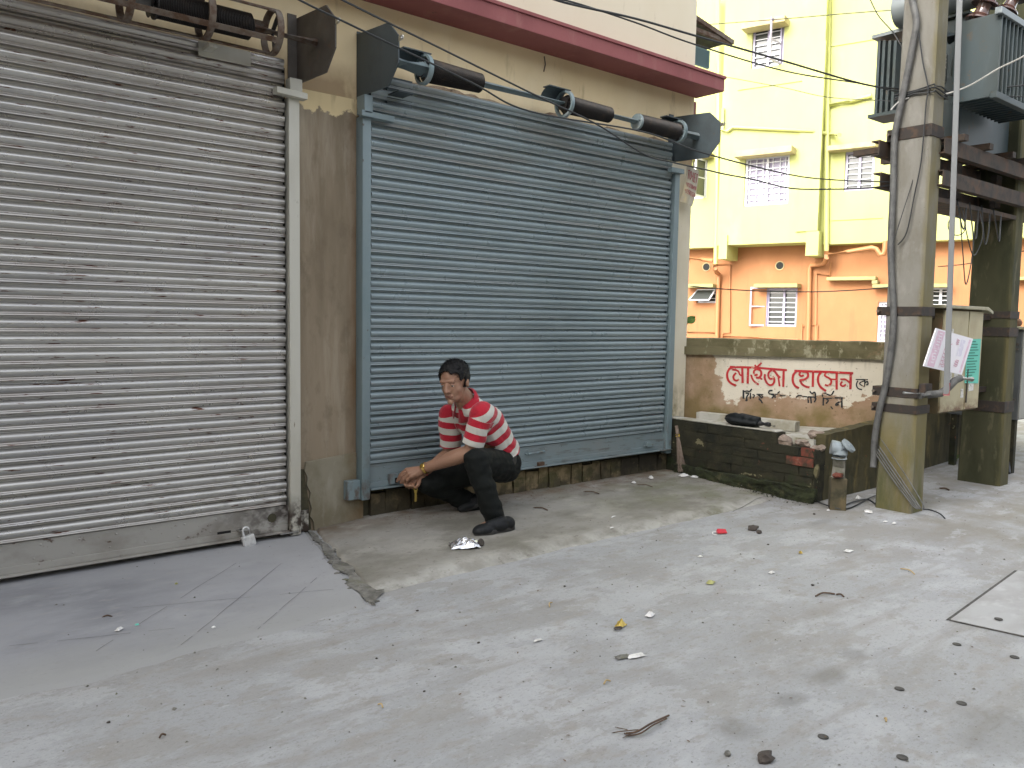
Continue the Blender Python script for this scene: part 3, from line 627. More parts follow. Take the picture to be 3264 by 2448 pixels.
# ================================================================ yellow and orange apartment building beyond
mat('yellow_paint', (0.47, 0.485, 0.175), [dict(c=(0.41, 0.425, 0.14), s=(.5, .5, .35), lo=.42, hi=.68, a=.8), dict(c=(0.52, 0.53, 0.23), s=(1.2, 1.2, .6), lo=.55, hi=.75, a=.6), dict(c=(0.34, 0.34, 0.13), s=(3.5, 3.5, .18), lo=.56, hi=.72, d=7, a=.45)], rough=.8, bumps=[(14, .1, .01)])
mat('orange_paint', (0.38, 0.165, 0.065), [dict(c=(0.33, 0.14, 0.055), s=(.6, .6, .5), lo=.42, hi=.66), dict(c=(0.42, 0.19, 0.08), s=(1.6, 1.6, 1.0), lo=.54, hi=.74, a=.7), dict(c=(0.24, 0.10, 0.045), s=(4, 4, .5), lo=.56, hi=.72, d=7, a=.45)], rough=.8, bumps=[(12, .12, .01)])
mat('orange_pipe', (0.40, 0.18, 0.07), rough=.5)
mat('yellow_pipe', (0.47, 0.48, 0.17), rough=.5)
mat('ochre_shade', (0.36, 0.33, 0.13), [dict(c=(0.29, 0.265, 0.11), s=2, lo=.45, hi=.65)], rough=.8)
mat('tan_shade', (0.44, 0.37, 0.20), [dict(c=(0.36, 0.29, 0.15), s=3, lo=.45, hi=.65)], rough=.8)
mat('lavender_frame', (0.36, 0.33, 0.44), rough=.5)
mat('white_frame', (0.66, 0.66, 0.68), rough=.5)
mat('dark_glass', (0.030, 0.036, 0.034), rough=.12, spec=.6)
mat('grey_glass', (0.055, 0.06, 0.056), rough=.2, spec=.6)
mat('curtain', (0.42, 0.39, 0.47), [dict(c=(0.26, 0.235, 0.31), s=(5, 5, 1), lo=.45, hi=.65)], rough=.9)
mat('room_dark', (0.02, 0.022, 0.02), rough=.9)
FN = Vector((-.96, -.28, 0)).normalized(); FU = Vector((.28, -.96, 0)).normalized(); FA = od(2608, 1000, 20.0)
def U(px, py, e=0.0):
    p = on_plane(px, py, FA-FN*e, FN); return (p-FA).dot(FU), p.z
def fp(u, z, e): q = FA+FU*u-FN*e; return Vector((q.x, q.y, z))
flats = thing('apartment_building', 'yellow apartment building with an orange ground floor beyond the mossy wall', 'building', fp(0, 0, 2.0))
def fbox(b, u0, u1, z0, z1, e0, e1):
    return b.prism([fp(u0, z0, e0), fp(u1, z0, e0), fp(u1, z0, e1), fp(u0, z0, e1)], (0, 0, 1), z1-z0)
def wall_holes(name, m, u0, u1, z0, z1, e, holes, parent, depth=.16, back=1.0):
    us = sorted({u0, u1}|{h[0] for h in holes}|{h[1] for h in holes}); zs = sorted({z0, z1}|{h[2] for h in holes}|{h[3] for h in holes}); b = MB()
    for i in range(len(us)-1):
        for j in range(len(zs)-1):
            cu, cz = (us[i]+us[i+1])/2, (zs[j]+zs[j+1])/2
            if any(h[0] < cu < h[1] and h[2] < cz < h[3] for h in holes): continue
            b.add([fp(us[i], zs[j], e), fp(us[i+1], zs[j], e), fp(us[i+1], zs[j+1], e), fp(us[i], zs[j+1], e)], [(0, 1, 2, 3)])
    for (a, c, d, f) in holes:
        for (p, q) in (((a, d), (c, d)), ((c, d), (c, f)), ((c, f), (a, f)), ((a, f), (a, d))):
            b.add([fp(*p, e), fp(*q, e), fp(*q, e+depth), fp(*p, e+depth)], [(0, 1, 2, 3)])
    for (p, q) in (((u0, z0), (u1, z0)), ((u1, z0), (u1, z1)), ((u1, z1), (u0, z1)), ((u0, z1), (u0, z0))):
        b.add([fp(*p, e), fp(*q, e), fp(*q, e+back), fp(*p, e+back)], [(0, 1, 2, 3)])
    base = wl_of(parent); me = bpy.data.meshes.new(name); me.from_pydata([tuple(Vector(v)-base) for v in b.v], [], b.f); me.materials.append(MATS[m])
    bm = bmesh.new(); bm.from_mesh(me); bmesh.ops.remove_doubles(bm, verts=bm.verts, dist=1e-4); bmesh.ops.recalc_face_normals(bm, faces=bm.faces); bm.to_mesh(me); bm.free()
    return link(name, me, parent)
def rect(px0, py0, px1, py1, e):
    pm = (px0+px1)/2; pq = (py0+py1)/2
    return (U(px0, pq, e)[0], U(px1, pq, e)[0], U(pm, py1, e)[1], U(pm, py0, e)[1])
E_L, E_R, E_O = .35, .35, .80
WIN = dict(u1=(rect(2397, 82, 2498, 212, 0), 0), u2=(rect(2373, 497, 2514, 653, 0), 0), u3=(rect(2692, 480, 2786, 606, E_R), E_R), u0=(rect(2206, 512, 2253, 632, E_L), E_L),
    o1=(rect(2221, 921, 2284, 966, E_O), E_O), o2=(rect(2442, 918, 2540, 1041, E_O), E_O), o3=(rect(2797, 962, 2880, 1092, E_O), E_O), o4=(rect(2940, 915, 3032, 985, E_O), E_O))
ub0 = U(2292, 600)[0]; ub1 = U(2609, 600)[0]; zb = U(2450, 776)[1]
wall_holes('bay_wall', 'yellow_paint', ub0, ub1, zb, 16, 0, [WIN['u1'][0], WIN['u2'][0]], flats, .18)
zr = U(2720, 776, E_R)[1]; uR = U(3700, 600, E_R)[0]
wall_holes('recessed_wall', 'yellow_paint', ub1-.2, uR, zr, 16, E_R, [WIN['u3'][0]], flats, .18, 2.0)
uL = U(1700, 600, E_L)[0]
wall_holes('recessed_wall', 'yellow_paint', uL, ub0+.2, U(2230, 790, E_L)[1], 16, E_L, [WIN['u0'][0]], flats, .18, 2.0)
wall_holes('ground_floor_wall', 'orange_paint', uL, uR, -.2, zr+.6, E_O, [WIN[k][0] for k in ('o1', 'o2', 'o3', 'o4')], flats, .16, 3.0)
b = MB(); fbox(b, uL, uR, zr+.25, 15.8, 2.2, 9.0); b.build('building_core', 'yellow_paint', flats)
# brackets under the bay
for (p0, p1, y0, y1) in ((2292, 2318, 700, 826), (2569, 2609, 754, 815)):
    u_0, u_1 = U(p0, y1)[0], U(p1, y1)[0]; b = MB(); fbox(b, u_0, u_1, U((p0+p1)/2, y1)[1], zb+.25, -.06, 1.0); b.build('bracket', 'yellow_paint', flats)
def grille(w_, r, e, n, m, parent, vert=1, rr=.010):
    g_ = MB()
    for i in range(1, n):
        z = r[2]+(r[3]-r[2])*i/n; g_.bar(fp(r[0], z, e), fp(r[1], z, e), rr*1.6, rr*2.2)
    o = g_.build('grille_bars', m, parent); o['kind'] = 'stuff'; return o
def window(key, fm, gm, n, curt=None, mull=(.5,), vbars=()):
    r, e = WIN[key]; u0, u1, z0, z1 = r; t = .055
    f = MB()
    w_ = None
    parts = [(u0, u0+t, z0, z1), (u1-t, u1, z0, z1), (u0+t, u1-t, z0, z0+t), (u0+t, u1-t, z1-t, z1)]
    fbox(f, *parts[0], e+.06, e+.11); w_ = f.build('window', fm, flats)
    for q in parts[1:]:
        f = MB(); fbox(f, *q, e+.061, e+.109); f.build('frame_member', fm, w_)
    for mu in mull:
        f = MB(); c = u0+(u1-u0)*mu; fbox(f, c-t/2, c+t/2, z0+t, z1-t, e+.055, e+.108); f.build('mullion', fm, w_)
    f = MB(); fbox(f, u0, u1, z0, z1, e+.125, e+.14); f.build('pane', gm, w_)
    grille(w_, (u0+t, u1-t, z0, z1), e+.085, n, 'white_frame', w_)
    if vbars:
        g_ = MB()
        for vb in vbars:
            c = u0+(u1-u0)*vb; g_.bar(fp(c, z0, e+.08), fp(c, z1, e+.08), .018)
        o = g_.build('grille_uprights', 'white_frame', w_); o['kind'] = 'stuff'
    return w_
def leaf(w_, u0, z0, z1, du, de, m, pane=None):       # opened casement: from (u0, e) swinging out
    key = None
    a0, a1 = fp(u0, 0, de[0]), fp(u0+du, 0, de[1]); up = Vector((0, 0, 1)); d = (a1-a0)
    for t0, t1, s0, s1 in ((0, .09, 0, 1), (.91, 1, 0, 1), (.09, .91, 0, .045), (.09, .91, .955, 1), (.09, .91, .49, .52)):
        f = MB(); p = [a0+d*t0, a0+d*t1]; za, zb_ = z0+(z1-z0)*s0, z0+(z1-z0)*s1
        nn = d.cross(up).normalized()
        f.prism([(p[0].x, p[0].y, za), (p[1].x, p[1].y, za), (p[1].x, p[1].y, zb_), (p[0].x, p[0].y, zb_)], nn, .03); f.build('open_leaf', m, w_)
    if pane:
        f = MB(); nn = d.cross(up).normalized(); p = [a0+d*.08+nn*.01, a0+d*.92+nn*.01]
        f.prism([(p[0].x, p[0].y, z0+.04), (p[1].x, p[1].y, z0+.04), (p[1].x, p[1].y, z1-.04), (p[0].x, p[0].y, z1-.04)], nn, .008); f.build('leaf_pane', pane, w_)
w_ = window('u1', 'lavender_frame', 'grey_glass', 7); r = WIN['u1'][0]; leaf(w_, r[1]-.05, r[2], r[3], -.10, (.04, -.55), 'lavender_frame')
w_ = window('u2', 'white_frame', 'curtain', 8, mull=(.5,), vbars=(.10, .25, .4, .62, .78, .9)); r = WIN['u2'][0]
w_ = window('u3', 'lavender_frame', 'grey_glass', 7)
w_ = window('u0', 'white_frame', 'grey_glass', 6); r = WIN['u0'][0]; leaf(w_, r[1]-.03, r[2], r[3], -.08, (E_L+.02, E_L-.5), 'white_frame', 'grey_glass')
w_ = window('o2', 'lavender_frame', 'dark_glass', 8, mull=(.56,)); r = WIN['o2'][0]; leaf(w_, r[0]+.02, r[2], r[3]+.03, -.42, (E_O+.02, E_O-.12), 'lavender_frame')
w_ = window('o3', 'white_frame', 'curtain', 9, mull=(.45,), vbars=(.2, .7)); w_ = window('o4', 'white_frame', 'dark_glass', 5, mull=(.62,))
w_ = window('o1', 'white_frame', 'dark_glass', 3); r = WIN['o1'][0]
f = MB(); P = [fp(r[0]+.03, r[3]-.02, E_O-.01), fp(r[1]-.03, r[3]-.02, E_O-.01), fp(r[1]-.10, r[2]+.08, E_O-.28), fp(r[0]-.10, r[2]+.08, E_O-.28)]
f.prism(P, FN, .012); f.build('open_leaf', 'grey_glass', w_)
for i in range(4):
    f = MB(); f.bar(P[i]+FN*.01, P[(i+1) % 4]+FN*.01, .03, .03); f.build('leaf_frame', 'white_frame', w_)
def shade(px0, px1, py0, py1, e, out, m, nm='sunshade'):
    u_0 = U(px0, py1, e-out)[0]; u_1 = U(px1, py1, e-out)[0]; z_1 = U((px0+px1)/2, py0, e-out)[1]; z_0 = U((px0+px1)/2, py1, e-out)[1]
    b = MB(); fbox(b, u_0, u_1, z_0, z_1, e-out, e+.02); b.build(nm, m, flats, bevel=.01)
shade(2362, 2500, 60, 80, 0, .42, 'tan_shade'); shade(2338, 2522, 472, 492, 0, .42, 'tan_shade'); shade(2636, 2790, 457, 473, E_R, .35, 'tan_shade'); shade(2190, 2262, 488, 502, E_L, .3, 'tan_shade')
shade(2180, 2272, 905, 916, E_O, .38, 'ochre_shade'); shade(2402, 2541, 904, 916, E_O, .38, 'ochre_shade'); shade(2634, 2790, 882, 893, E_O, .30, 'ochre_shade'); shade(2778, 2796, 893, 905, E_O, .30, 'ochre_shade'); shade(2780, 3030, 905, 916, E_O, .30, 'ochre_shade'); shade(3190, 3400, 882, 892, E_O, .30, 'ochre_shade')
b = MB(); fbox(b, WIN['o3'][0][0]-.1, WIN['o3'][0][1]+.1, WIN['o3'][0][2]-.09, WIN['o3'][0][2]-.01, E_O-.10, E_O+.02); b.build('window_sill', 'white_frame', flats)
def pipe(pts, r, m, nm='drain_pipe', sm=0):
    P = [fp(*U(x, y, e), e) for x, y, e in pts]; b = MB(); b.tube(spline(P, sm) if sm else P, r, 10); b.build(nm, m, flats, smooth=True)
eP = E_R-.08
pipe([(2642, -10, eP), (2637, 300, eP), (2635, 600, eP), (2634, 800, eP)], .060, 'yellow_pipe')
pipe([(2634, 800, eP), (2635, 822, eP+.02), (2628, 838, .5), (2610, 843, .6), (2588, 845, E_O-.1), (2581, 852, E_O-.09), (2580, 880, E_O-.09), (2576, 1100, E_O-.09)], .058, 'orange_pipe')
pipe([(2640, 812, eP), (2700, 803, eP), (2780, 789, eP), (2793, 793, eP), (2806, 812, eP), (2816, 810, eP), (2820, 795, eP), (2822, 768, eP)], .056, 'orange_pipe')
pipe([(2645, 334, eP), (2710, 322, eP), (2778, 304, eP)], .055, 'yellow_pipe'); pipe([(2650, 428, eP), (2676, 430, eP-.5)], .055, 'yellow_pipe')
pipe([(2288, -10, .1), (2287, 400, .1), (2285, 700, .1), (2281, 842, .1)], .058, 'yellow_pipe')
pipe([(2281, 842, .1), (2279, 856, .15), (2283, 868, .4), (2291, 874, E_O-.1), (2290, 900, E_O-.08), (2285, 1090, E_O-.08)], .058, 'orange_pipe')
pipe([(2190, 822, E_L-.05), (2240, 827, .3), (2275, 831, .15)], .055, 'orange_pipe')
pipe([(2304, 345, .0-.07), (2302, 415, -.07), (2318, 418, -.07), (2336, 405, -.07), (2590, 417, -.07), (2632, 425, .2)], .042, 'yellow_pipe')
for pts in ([(2284, 843, E_O-.04), (2327, 842, E_O-.04), (2326, 1060, E_O-.04), (2303, 1063, E_O-.04), (2303, 1090, E_O-.04)], [(2303, 1071, E_O-.04), (2420, 1076, E_O-.04), (2545, 1082, E_O-.04)], [(2190, 1058, E_O-.04), (2280, 1060, E_O-.04)],
            [(2602, 872, E_O-.04), (2645, 879, E_O-.04), (2648, 835, .6)], [(2602, 872, E_O-.04), (2600, 1085, E_O-.04)], [(2588, 1036, E_O-.04), (2606, 1037, E_O-.04), (2604, 1085, E_O-.04)], [(2554, 1085, E_O-.04), (2556, 1034, E_O-.06), (2562, 1040, E_O-.04)]):
    pipe(pts, .018, 'orange_pipe', 'conduit')
for (px, py) in ((2252, 851), (2486, 847)):
    c = fp(*U(px, py, E_O), E_O); b = MB(); b.cyl(c+FN*.012, c-FN*.02, .105, n=20); b.build('vent_hole', 'room_dark', flats)
    b = MB(); b.ring(c+FN*.012, FN, .108, .014, 20, 6); b.build('vent_ring', 'tan_shade', flats, smooth=True)
for (p0, p1, e) in (((2352, 285), (2582, 253), 0), ((2640, 147), (2860, 112), E_R), ((2650, 704), (2812, 690), E_R)):
    a = fp(*U(*p0, e-.02), e-.01); c = fp(*U(*p1, e-.02), e-.01); a.z = c.z = (a.z+c.z)/2; b = MB(); b.bar(a, c, .03, .03); b.build('drip_band', 'yellow_paint', flats)
b = MB(); fbox(b, U(2570, 0)[0], ub1+.03, zb+.26, U(2590, 138)[1], -.05, -.003); b.build('corner_strip', 'yellow_paint', flats)
# ================================================================ mossy compound wall with painted lettering
mat('whitewash_wall', (0.31, 0.205, 0.130), [
    dict(c=(0.39, 0.285, 0.20), s=(3, 3, 3), lo=.42, hi=.62, d=8, a=.8),
    dict(c=(0.24, 0.155, 0.085), s=(6, 6, 9), lo=.52, hi=.66, d=8, a=.7),
    dict(c=(0.60, 0.55, 0.445), s=(3.2, 3.2, 5.5), lo=.24, hi=.62, d=10, ro=.72, th=(.285, .315), m=[('z', .48, .86, .22, 7.0), ('y', 4.10, 3.96, .10, 9.0)]),
    dict(c=(0.53, 0.47, 0.36), s=(2.2, 2.2, 3), lo=.45, hi=.70, d=7, a=.5, m=[('z', .70, .80, .10, 8.0), ('y', 4.06, 3.98, .10, 9.0)]),
    dict(c=(0.165, 0.125, 0.045), s=(6, 6, 5), lo=.34, hi=.60, d=9, a=.95, m=[('z', .60, .50, .18, 8.0)]),
    dict(c=(0.17, 0.120, 0.05), s=(6, 6, 4), lo=.36, hi=.60, d=9, a=.95, m=[('y', 3.97, 4.10, .16, 6.0)]),
    dict(c=(0.12, 0.10, 0.05), s=(16, 16, 3), lo=.55, hi=.68, d=8, a=.55, m=[('z', .86, .95, .08, 9.0)]),
    dict(c=(0.12, 0.09, 0.045), s=(40, 40, 40), lo=.64, hi=.70, a=.8)], rough=.92, bumps=[((9, 9, 14), .35, .010), (70, .35, .003)])
mat('mossy_coping', (0.135, 0.118, 0.062), [
    dict(c=(0.085, 0.075, 0.034), s=(5, 5, 7), lo=.42, hi=.62, d=8), dict(c=(0.30, 0.28, 0.185), s=(13, 13, 6), lo=.54, hi=.62, d=10, ro=.7, a=.85),
    dict(c=(0.21, 0.14, 0.08), s=(7, 7, 9), lo=.60, hi=.70, d=7, a=.7)], rough=.95, bumps=[(30, .5, .01), (110, .4, .003)])
mat('moss_wall', (0.020, 0.019, 0.009), [
    dict(c=(0.036, 0.032, 0.015), s=(5, 5, 7), lo=.46, hi=.64, d=8), dict(c=(0.010, 0.011, 0.006), s=(7, 7, 9), lo=.48, hi=.64, d=8),
    dict(c=(0.20, 0.18, 0.10), s=(9, 9, 12), lo=.645, hi=.67, d=8, a=.9), dict(c=(0.13, 0.045, 0.022), s=(11, 11, 16), lo=.655, hi=.70, d=7, a=.7),
    dict(c=(0.020, 0.030, 0.008), s=(9, 9, 9), lo=.50, hi=.66, d=8, m=[('z', .26, .08, .16, 6.0)])], rough=.96, bumps=[((16, 16, 22), .6, .014), (80, .6, .005)])
mat('moss_side', (0.075, 0.064, 0.028), [
    dict(c=(0.038, 0.036, 0.016), s=(6, 6, 3), lo=.44, hi=.62, d=8), dict(c=(0.17, 0.13, 0.045), s=(9, 9, 3), lo=.54, hi=.68, d=7, a=.8),
    dict(c=(0.20, 0.07, 0.03), s=(12, 12, 16), lo=.68, hi=.73, a=.7)], rough=.95, bumps=[((20, 20, 12), .5, .01)])
mat('moss_green', (0.026, 0.032, 0.011), [dict(c=(0.012, 0.014, 0.006), s=26, lo=.42, hi=.62), dict(c=(0.06, 0.055, 0.025), s=18, lo=.58, hi=.7)], rough=1.0, bumps=[(90, .8, .008)])
mat('pale_concrete', (0.42, 0.41, 0.36), [dict(c=(0.30, 0.28, 0.215), s=(6, 6, 6), lo=.44, hi=.62, d=7), dict(c=(0.52, 0.51, 0.47), s=(8, 8, 4), lo=.54, hi=.68, a=.7), dict(c=(0.14, 0.125, 0.06), s=9, lo=.58, hi=.68, a=.8)], rough=.9, bumps=[(40, .4, .005)])
mat('red_brick', (0.17, 0.044, 0.026), [dict(c=(0.10, 0.040, 0.026), s=16, lo=.44, hi=.62), dict(c=(0.24, 0.16, 0.12), s=12, lo=.58, hi=.68, a=.8), dict(c=(0.035, 0.03, 0.017), s=12, lo=.48, hi=.60, d=8, a=.9)], rough=.95, bumps=[(50, .5, .005)])
mat('pink_mortar', (0.27, 0.215, 0.175), [dict(c=(0.18, 0.135, 0.10), s=12, lo=.44, hi=.62), dict(c=(0.36, 0.32, 0.28), s=20, lo=.56, hi=.68, a=.7)], rough=.95, bumps=[(30, .7, .01)])
PAINT_FLAKE = [dict(c=(0.52, 0.40, 0.29), s=(16, 16, 20), lo=.60, hi=.62, d=10, ro=.72, a=.95)]
mat('red_lettering', (0.42, 0.022, 0.024), [dict(c=(0.36, 0.03, 0.04), s=5, lo=.45, hi=.65)]+PAINT_FLAKE, rough=.8)
mat('black_lettering', (0.022, 0.026, 0.028), [dict(c=(0.42, 0.28, 0.19), s=30, lo=.60, hi=.63, d=7, a=.95)], rough=.85)
WL, WR = Vector((5.33, 4.225, 0)), Vector((6.135, 3.01, 0))
WD = (WR-WL).normalized(); WN = Vector((WD.y, -WD.x, 0)); WN = WN if WN.dot(-WL) > 0 else -WN
cw = thing('compound_wall', 'mossy low boundary wall with red painted lettering on flaking whitewash', 'wall', ((WL+WR)/2+Vector((0, 0, 0))))
L_ = (WR-WL).length
b = MB(); P = [WL-WD*.3, WR+WD*.05]; b.prism([P[0], P[1], P[1]-WN*.14, P[0]-WN*.14], (0, 0, 1), .958); b.build('wall_face', 'whitewash_wall', cw)
def coping(p, q, n, z0, z1, out, nm):
    b = MB(); N = int((q-p).length/.03); top = []; 
    for i in range(N+1):
        t = p.lerp(q, i/N); jz = .006*fbm(t, 6, 2); jo = .004*fbm(t, 8, 5)
        b.v += [tuple(t+n*(out+jo)+Vector((0, 0, z0+jz*.3))), tuple(t+n*(out+jo*.5)+Vector((0, 0, z1+jz))), tuple(t-n*(.15+out)+Vector((0, 0, z1+.004+jz))), tuple(t-n*(.15+out)+Vector((0, 0, z0)))]
    for i in range(N):
        for j in range(4): b.f.append((i*4+j, i*4+(j+1) % 4, i*4+4+(j+1) % 4, i*4+4+j)); b.fm.append(0)
    b.f += [(0, 1, 2, 3), (N*4+3, N*4+2, N*4+1, N*4)]; b.fm += [0, 0]
    return b.build(nm, 'mossy_coping', cw, smooth=30)
coping(WL-WD*.3, WR+WD*.07, WN, .955, 1.020, .030, 'coping_lower'); coping(WL-WD*.3, WR+WD*.06, WN, 1.018, 1.085, .010, 'coping_upper')
WB = WR+Vector((3.4, .25, 0)); wd2 = (WB-WR).normalized(); wn2 = Vector((wd2.y, -wd2.x, 0))
b = MB(); b.prism([WR+Vector((.02, 0, 0)), WB, WB-wn2*.14, WR-wn2*.14], (0, 0, 1), .95); b.build('return_wall', 'moss_side', cw)
coping(WR, WB, wn2, .952, 1.06, .02, 'return_coping')
# lettering: painted strokes traced on the wall face
def strokes(lst, wpx, m, nm, n=5):
    b = MB(); k = 0
    for st in lst:
        ww = wpx
        if isinstance(st, tuple) and isinstance(st[0], (int, float)): ww, st = st
        P = [on_plane(2290+x/4.424, 1130+y/4.424, WL+WN*.003, WN) for x, y in st]
        P = spline(P, n) if len(P) > 2 else [P[0].lerp(P[1], i/6) for i in range(7)]
        off = WN*(.0006*(k % 7)); hw = ww*(1.25 if m == 'black_lettering' else .95)/4.424/2600*6.45/2
        q = []
        for i, p in enumerate(P):
            d = (P[min(i+1, len(P)-1)]-P[max(i-1, 0)]).normalized(); s_ = d.cross(WN)*hw*(1+.10*nz(p, 40, k))
            if i in (0, len(P)-1): p = p+d*hw*.35*(1 if i else -1)
            q.append((p+s_+off, p-s_+off))
        for i in range(len(q)-1): b.add([q[i][0], q[i][1], q[i+1][1], q[i+1][0]], [(0, 1, 2, 3)])
        k += 1
    o = b.build(nm, m, cw); o['kind'] = 'stuff'; return o
strokes([
    [(165, 176), (520, 186), (960, 221)], [(195, 183), (150, 208), (122, 280), (138, 360), (185, 410), (240, 434)],
    (26, [(198, 214), (245, 218), (285, 238)]), (30, [(245, 262), (212, 305), (220, 350), (255, 368), (285, 350)]), [(336, 192), (341, 398)], (24, [(285, 240), (300, 280), (330, 300)]), [(418, 196), (412, 404)],
    (30, [(462, 290), (480, 345), (520, 395), (565, 422)]), (30, [(545, 200), (505, 228), (500, 268), (525, 292), (548, 280)]), (32, [(548, 205), (595, 230), (603, 285), (575, 325), (535, 325)]), (26, [(540, 328), (595, 335), (610, 352)]), (26, [(515, 150), (545, 172), (605, 118)]),
    (30, [(655, 280), (655, 340), (690, 408), (740, 432), (780, 400), (788, 345), (768, 308)]), (30, [(750, 220), (712, 250), (703, 300), (725, 340), (762, 335), (775, 312)]), (32, [(772, 225), (800, 245), (838, 300), (868, 325)]), (26, [(845, 325), (862, 445)]), [(920, 226), (914, 452)],
    [(1075, 230), (1500, 244), (1895, 264)], [(1095, 238), (1055, 290), (1048, 370), (1078, 438), (1130, 472)],
    (28, [(1152, 250), (1142, 280), (1165, 303), (1198, 292)]), (32, [(1190, 240), (1252, 252), (1262, 305), (1220, 346), (1148, 362)]), (32, [(1150, 365), (1180, 418), (1230, 452), (1280, 463)]), [(1335, 248), (1330, 450)],
    [(1445, 250), (1408, 310), (1406, 390), (1445, 462), (1512, 512)], (28, [(1515, 262), (1498, 290), (1520, 312), (1560, 332), (1590, 368), (1580, 416), (1545, 438), (1505, 428)]), (22, [(1565, 345), (1655, 352)]), [(1666, 258), (1666, 488)],
    (24, [(1722, 348), (1785, 350), (1830, 378), (1855, 405)]), (26, [(1745, 385), (1722, 420), (1752, 448), (1795, 425)]), [(1866, 264), (1860, 484)]], 33, 'red_lettering', 'red_lettering')
strokes([
    (12, [(1938, 352), (2105, 353)]), (14, [(1965, 372), (1946, 425), (1968, 478), (2022, 494)]), (13, [(2066, 358), (2058, 452)]), (13, [(2062, 368), (1988, 408), (2055, 452)]), (14, [(2068, 398), (2100, 380), (2108, 418), (2086, 428)]),
    (20, [(352, 505), (352, 618)]), (14, [(362, 522), (400, 512), (440, 518), (468, 486)]), (16, [(388, 545), (425, 552), (398, 600), (402, 648), (384, 640)]), (16, [(452, 545), (450, 622)]), (14, [(482, 566), (508, 575), (488, 612)]), (14, [(540, 560), (630, 566)]), (16, [(562, 572), (590, 590), (568, 618), (600, 650), (620, 688)]), (16, [(610, 575), (622, 596), (598, 612)]),
    (16, [(708, 545), (718, 512), (760, 506)]), (12, [(715, 556), (830, 560)]), (16, [(745, 560), (778, 580), (755, 615)]), (14, [(795, 562), (800, 612)]), (12, [(835, 545), (862, 520)]), (10, [(868, 575), (945, 580)]), (10, [(1000, 578), (1022, 576)]), (14, [(1082, 630), (1120, 580), (1180, 580)]), (12, [(1180, 588), (1250, 596)]),
    (16, [(1262, 600), (1268, 680)]), (16, [(1300, 600), (1308, 685)]), (16, [(1290, 520), (1318, 548), (1358, 532), (1370, 590)]), (14, [(1345, 610), (1375, 622), (1350, 670)]), (14, [(1262, 596), (1375, 602)]), (16, [(1468, 590), (1470, 550), (1520, 545)]), (16, [(1530, 560), (1590, 572), (1625, 515)]), (16, [(1480, 610), (1478, 715)]), (12, [(1490, 620), (1620, 615)]), (14, [(1520, 625), (1548, 650), (1518, 690)]),
    (16, [(1640, 610), (1750, 612)]), (16, [(1735, 612), (1740, 745)]), (16, [(1700, 630), (1730, 655), (1665, 690), (1655, 715), (1690, 705)]), (14, [(1585, 735), (1610, 768)])], 14, 'black_lettering', 'black_lettering')

# ================================================================ broken low brick block at the corner
bl = thing('drain_block', 'low mossy brick block with a broken corner beside the shop', 'low wall', (5.18, 3.5, 0))
rough_box((5.086, 3.225, -.02), (5.20, 4.215, .445), .005, 12, 1, 'moss_wall', 'side_wall', bl)
for ci in range(6):
    zc = .035+ci*.0685; yc = 2.93+(.0 if ci % 2 else -.11)
    while yc < 4.2:
        y0_, y1_ = max(2.93, yc), min(4.21, yc+.215); broken = y0_ < 3.2 and zc > .33
        if y1_-y0_ > .04 and not broken:
            jx = random.uniform(-.003, .004); rough_box((5.082+jx, y0_+.004, zc), (5.104, y1_-.005, zc+.060+random.uniform(-.003, .002)), .0045, 4, ci*7+yc*3, 'moss_wall' if not (2.9 < y0_ < 3.02 and .2 < zc < .32) else 'red_brick', 'brick', bl)
        yc += .222
rough_box((5.088, 2.925, -.02), (5.215, 3.235, .355), .010, 10, 2, 'moss_wall', 'broken_end', bl, lambda p: .03*fbm(p, 14, 3))
rough_box((5.215, 2.925, -.02), (6.13, 3.02, .462), .007, 14, 3, 'moss_side', 'street_wall', bl, lambda p: .045*(p.x-5.3))
rough_box((5.035, 2.90, -.02), (5.085, 4.10, .095), .026, 22, 5, 'moss_green', 'mossy_footing', bl, lambda p: .02*fbm(p, 9, 2))
b = MB(); b.prism([(5.19, 4.2, .36), (5.33, 4.2, .36), (6.10, 3.03, .36), (5.19, 3.0, .36)], (0, 0, 1), .055); b.build('platform_fill', 'pale_concrete', bl)
b = MB(); b.box((5.088, 3.24, .446), (5.196, 4.212, .458), .004); b.build('top_screed', 'pale_concrete', bl, bevel=.004)
q0, q1 = oz(2200, 1326, .49), oz(2580, 1372, .48)
q0 = Vector((5.36, 4.12, 0)); q1 = Vector((5.47, 3.30, 0))
b = MB(); b.bar(q0+Vector((0, 0, .455)), q1+Vector((0, 0, .455)), .085, .075, (0, 0, 1)); b.build('concrete_plank', 'pale_concrete', bl, bevel=.004)
for (x, y, z, sx, sy_, sz, m, sd2) in [(5.15, 3.20, .385, .05, .05, .045, 'pink_mortar', 2), (5.20, 3.08, .385, .04, .06, .03, 'pink_mortar', 3), (5.255, 3.02, .44, .05, .06, .035, 'pink_mortar', 4), (5.16, 2.965, .355, .045, .035, .028, 'pink_mortar', 5), (5.105, 2.922, .215, .026, .016, .05, 'mossy_coping', 6), (5.20, 2.95, .365, .05, .03, .022, 'pink_mortar', 9)]:
    lump('broken_chunk', m, (x, y, z), (sx, sy_, sz), bl, sd2, .35, 3, smooth=False)


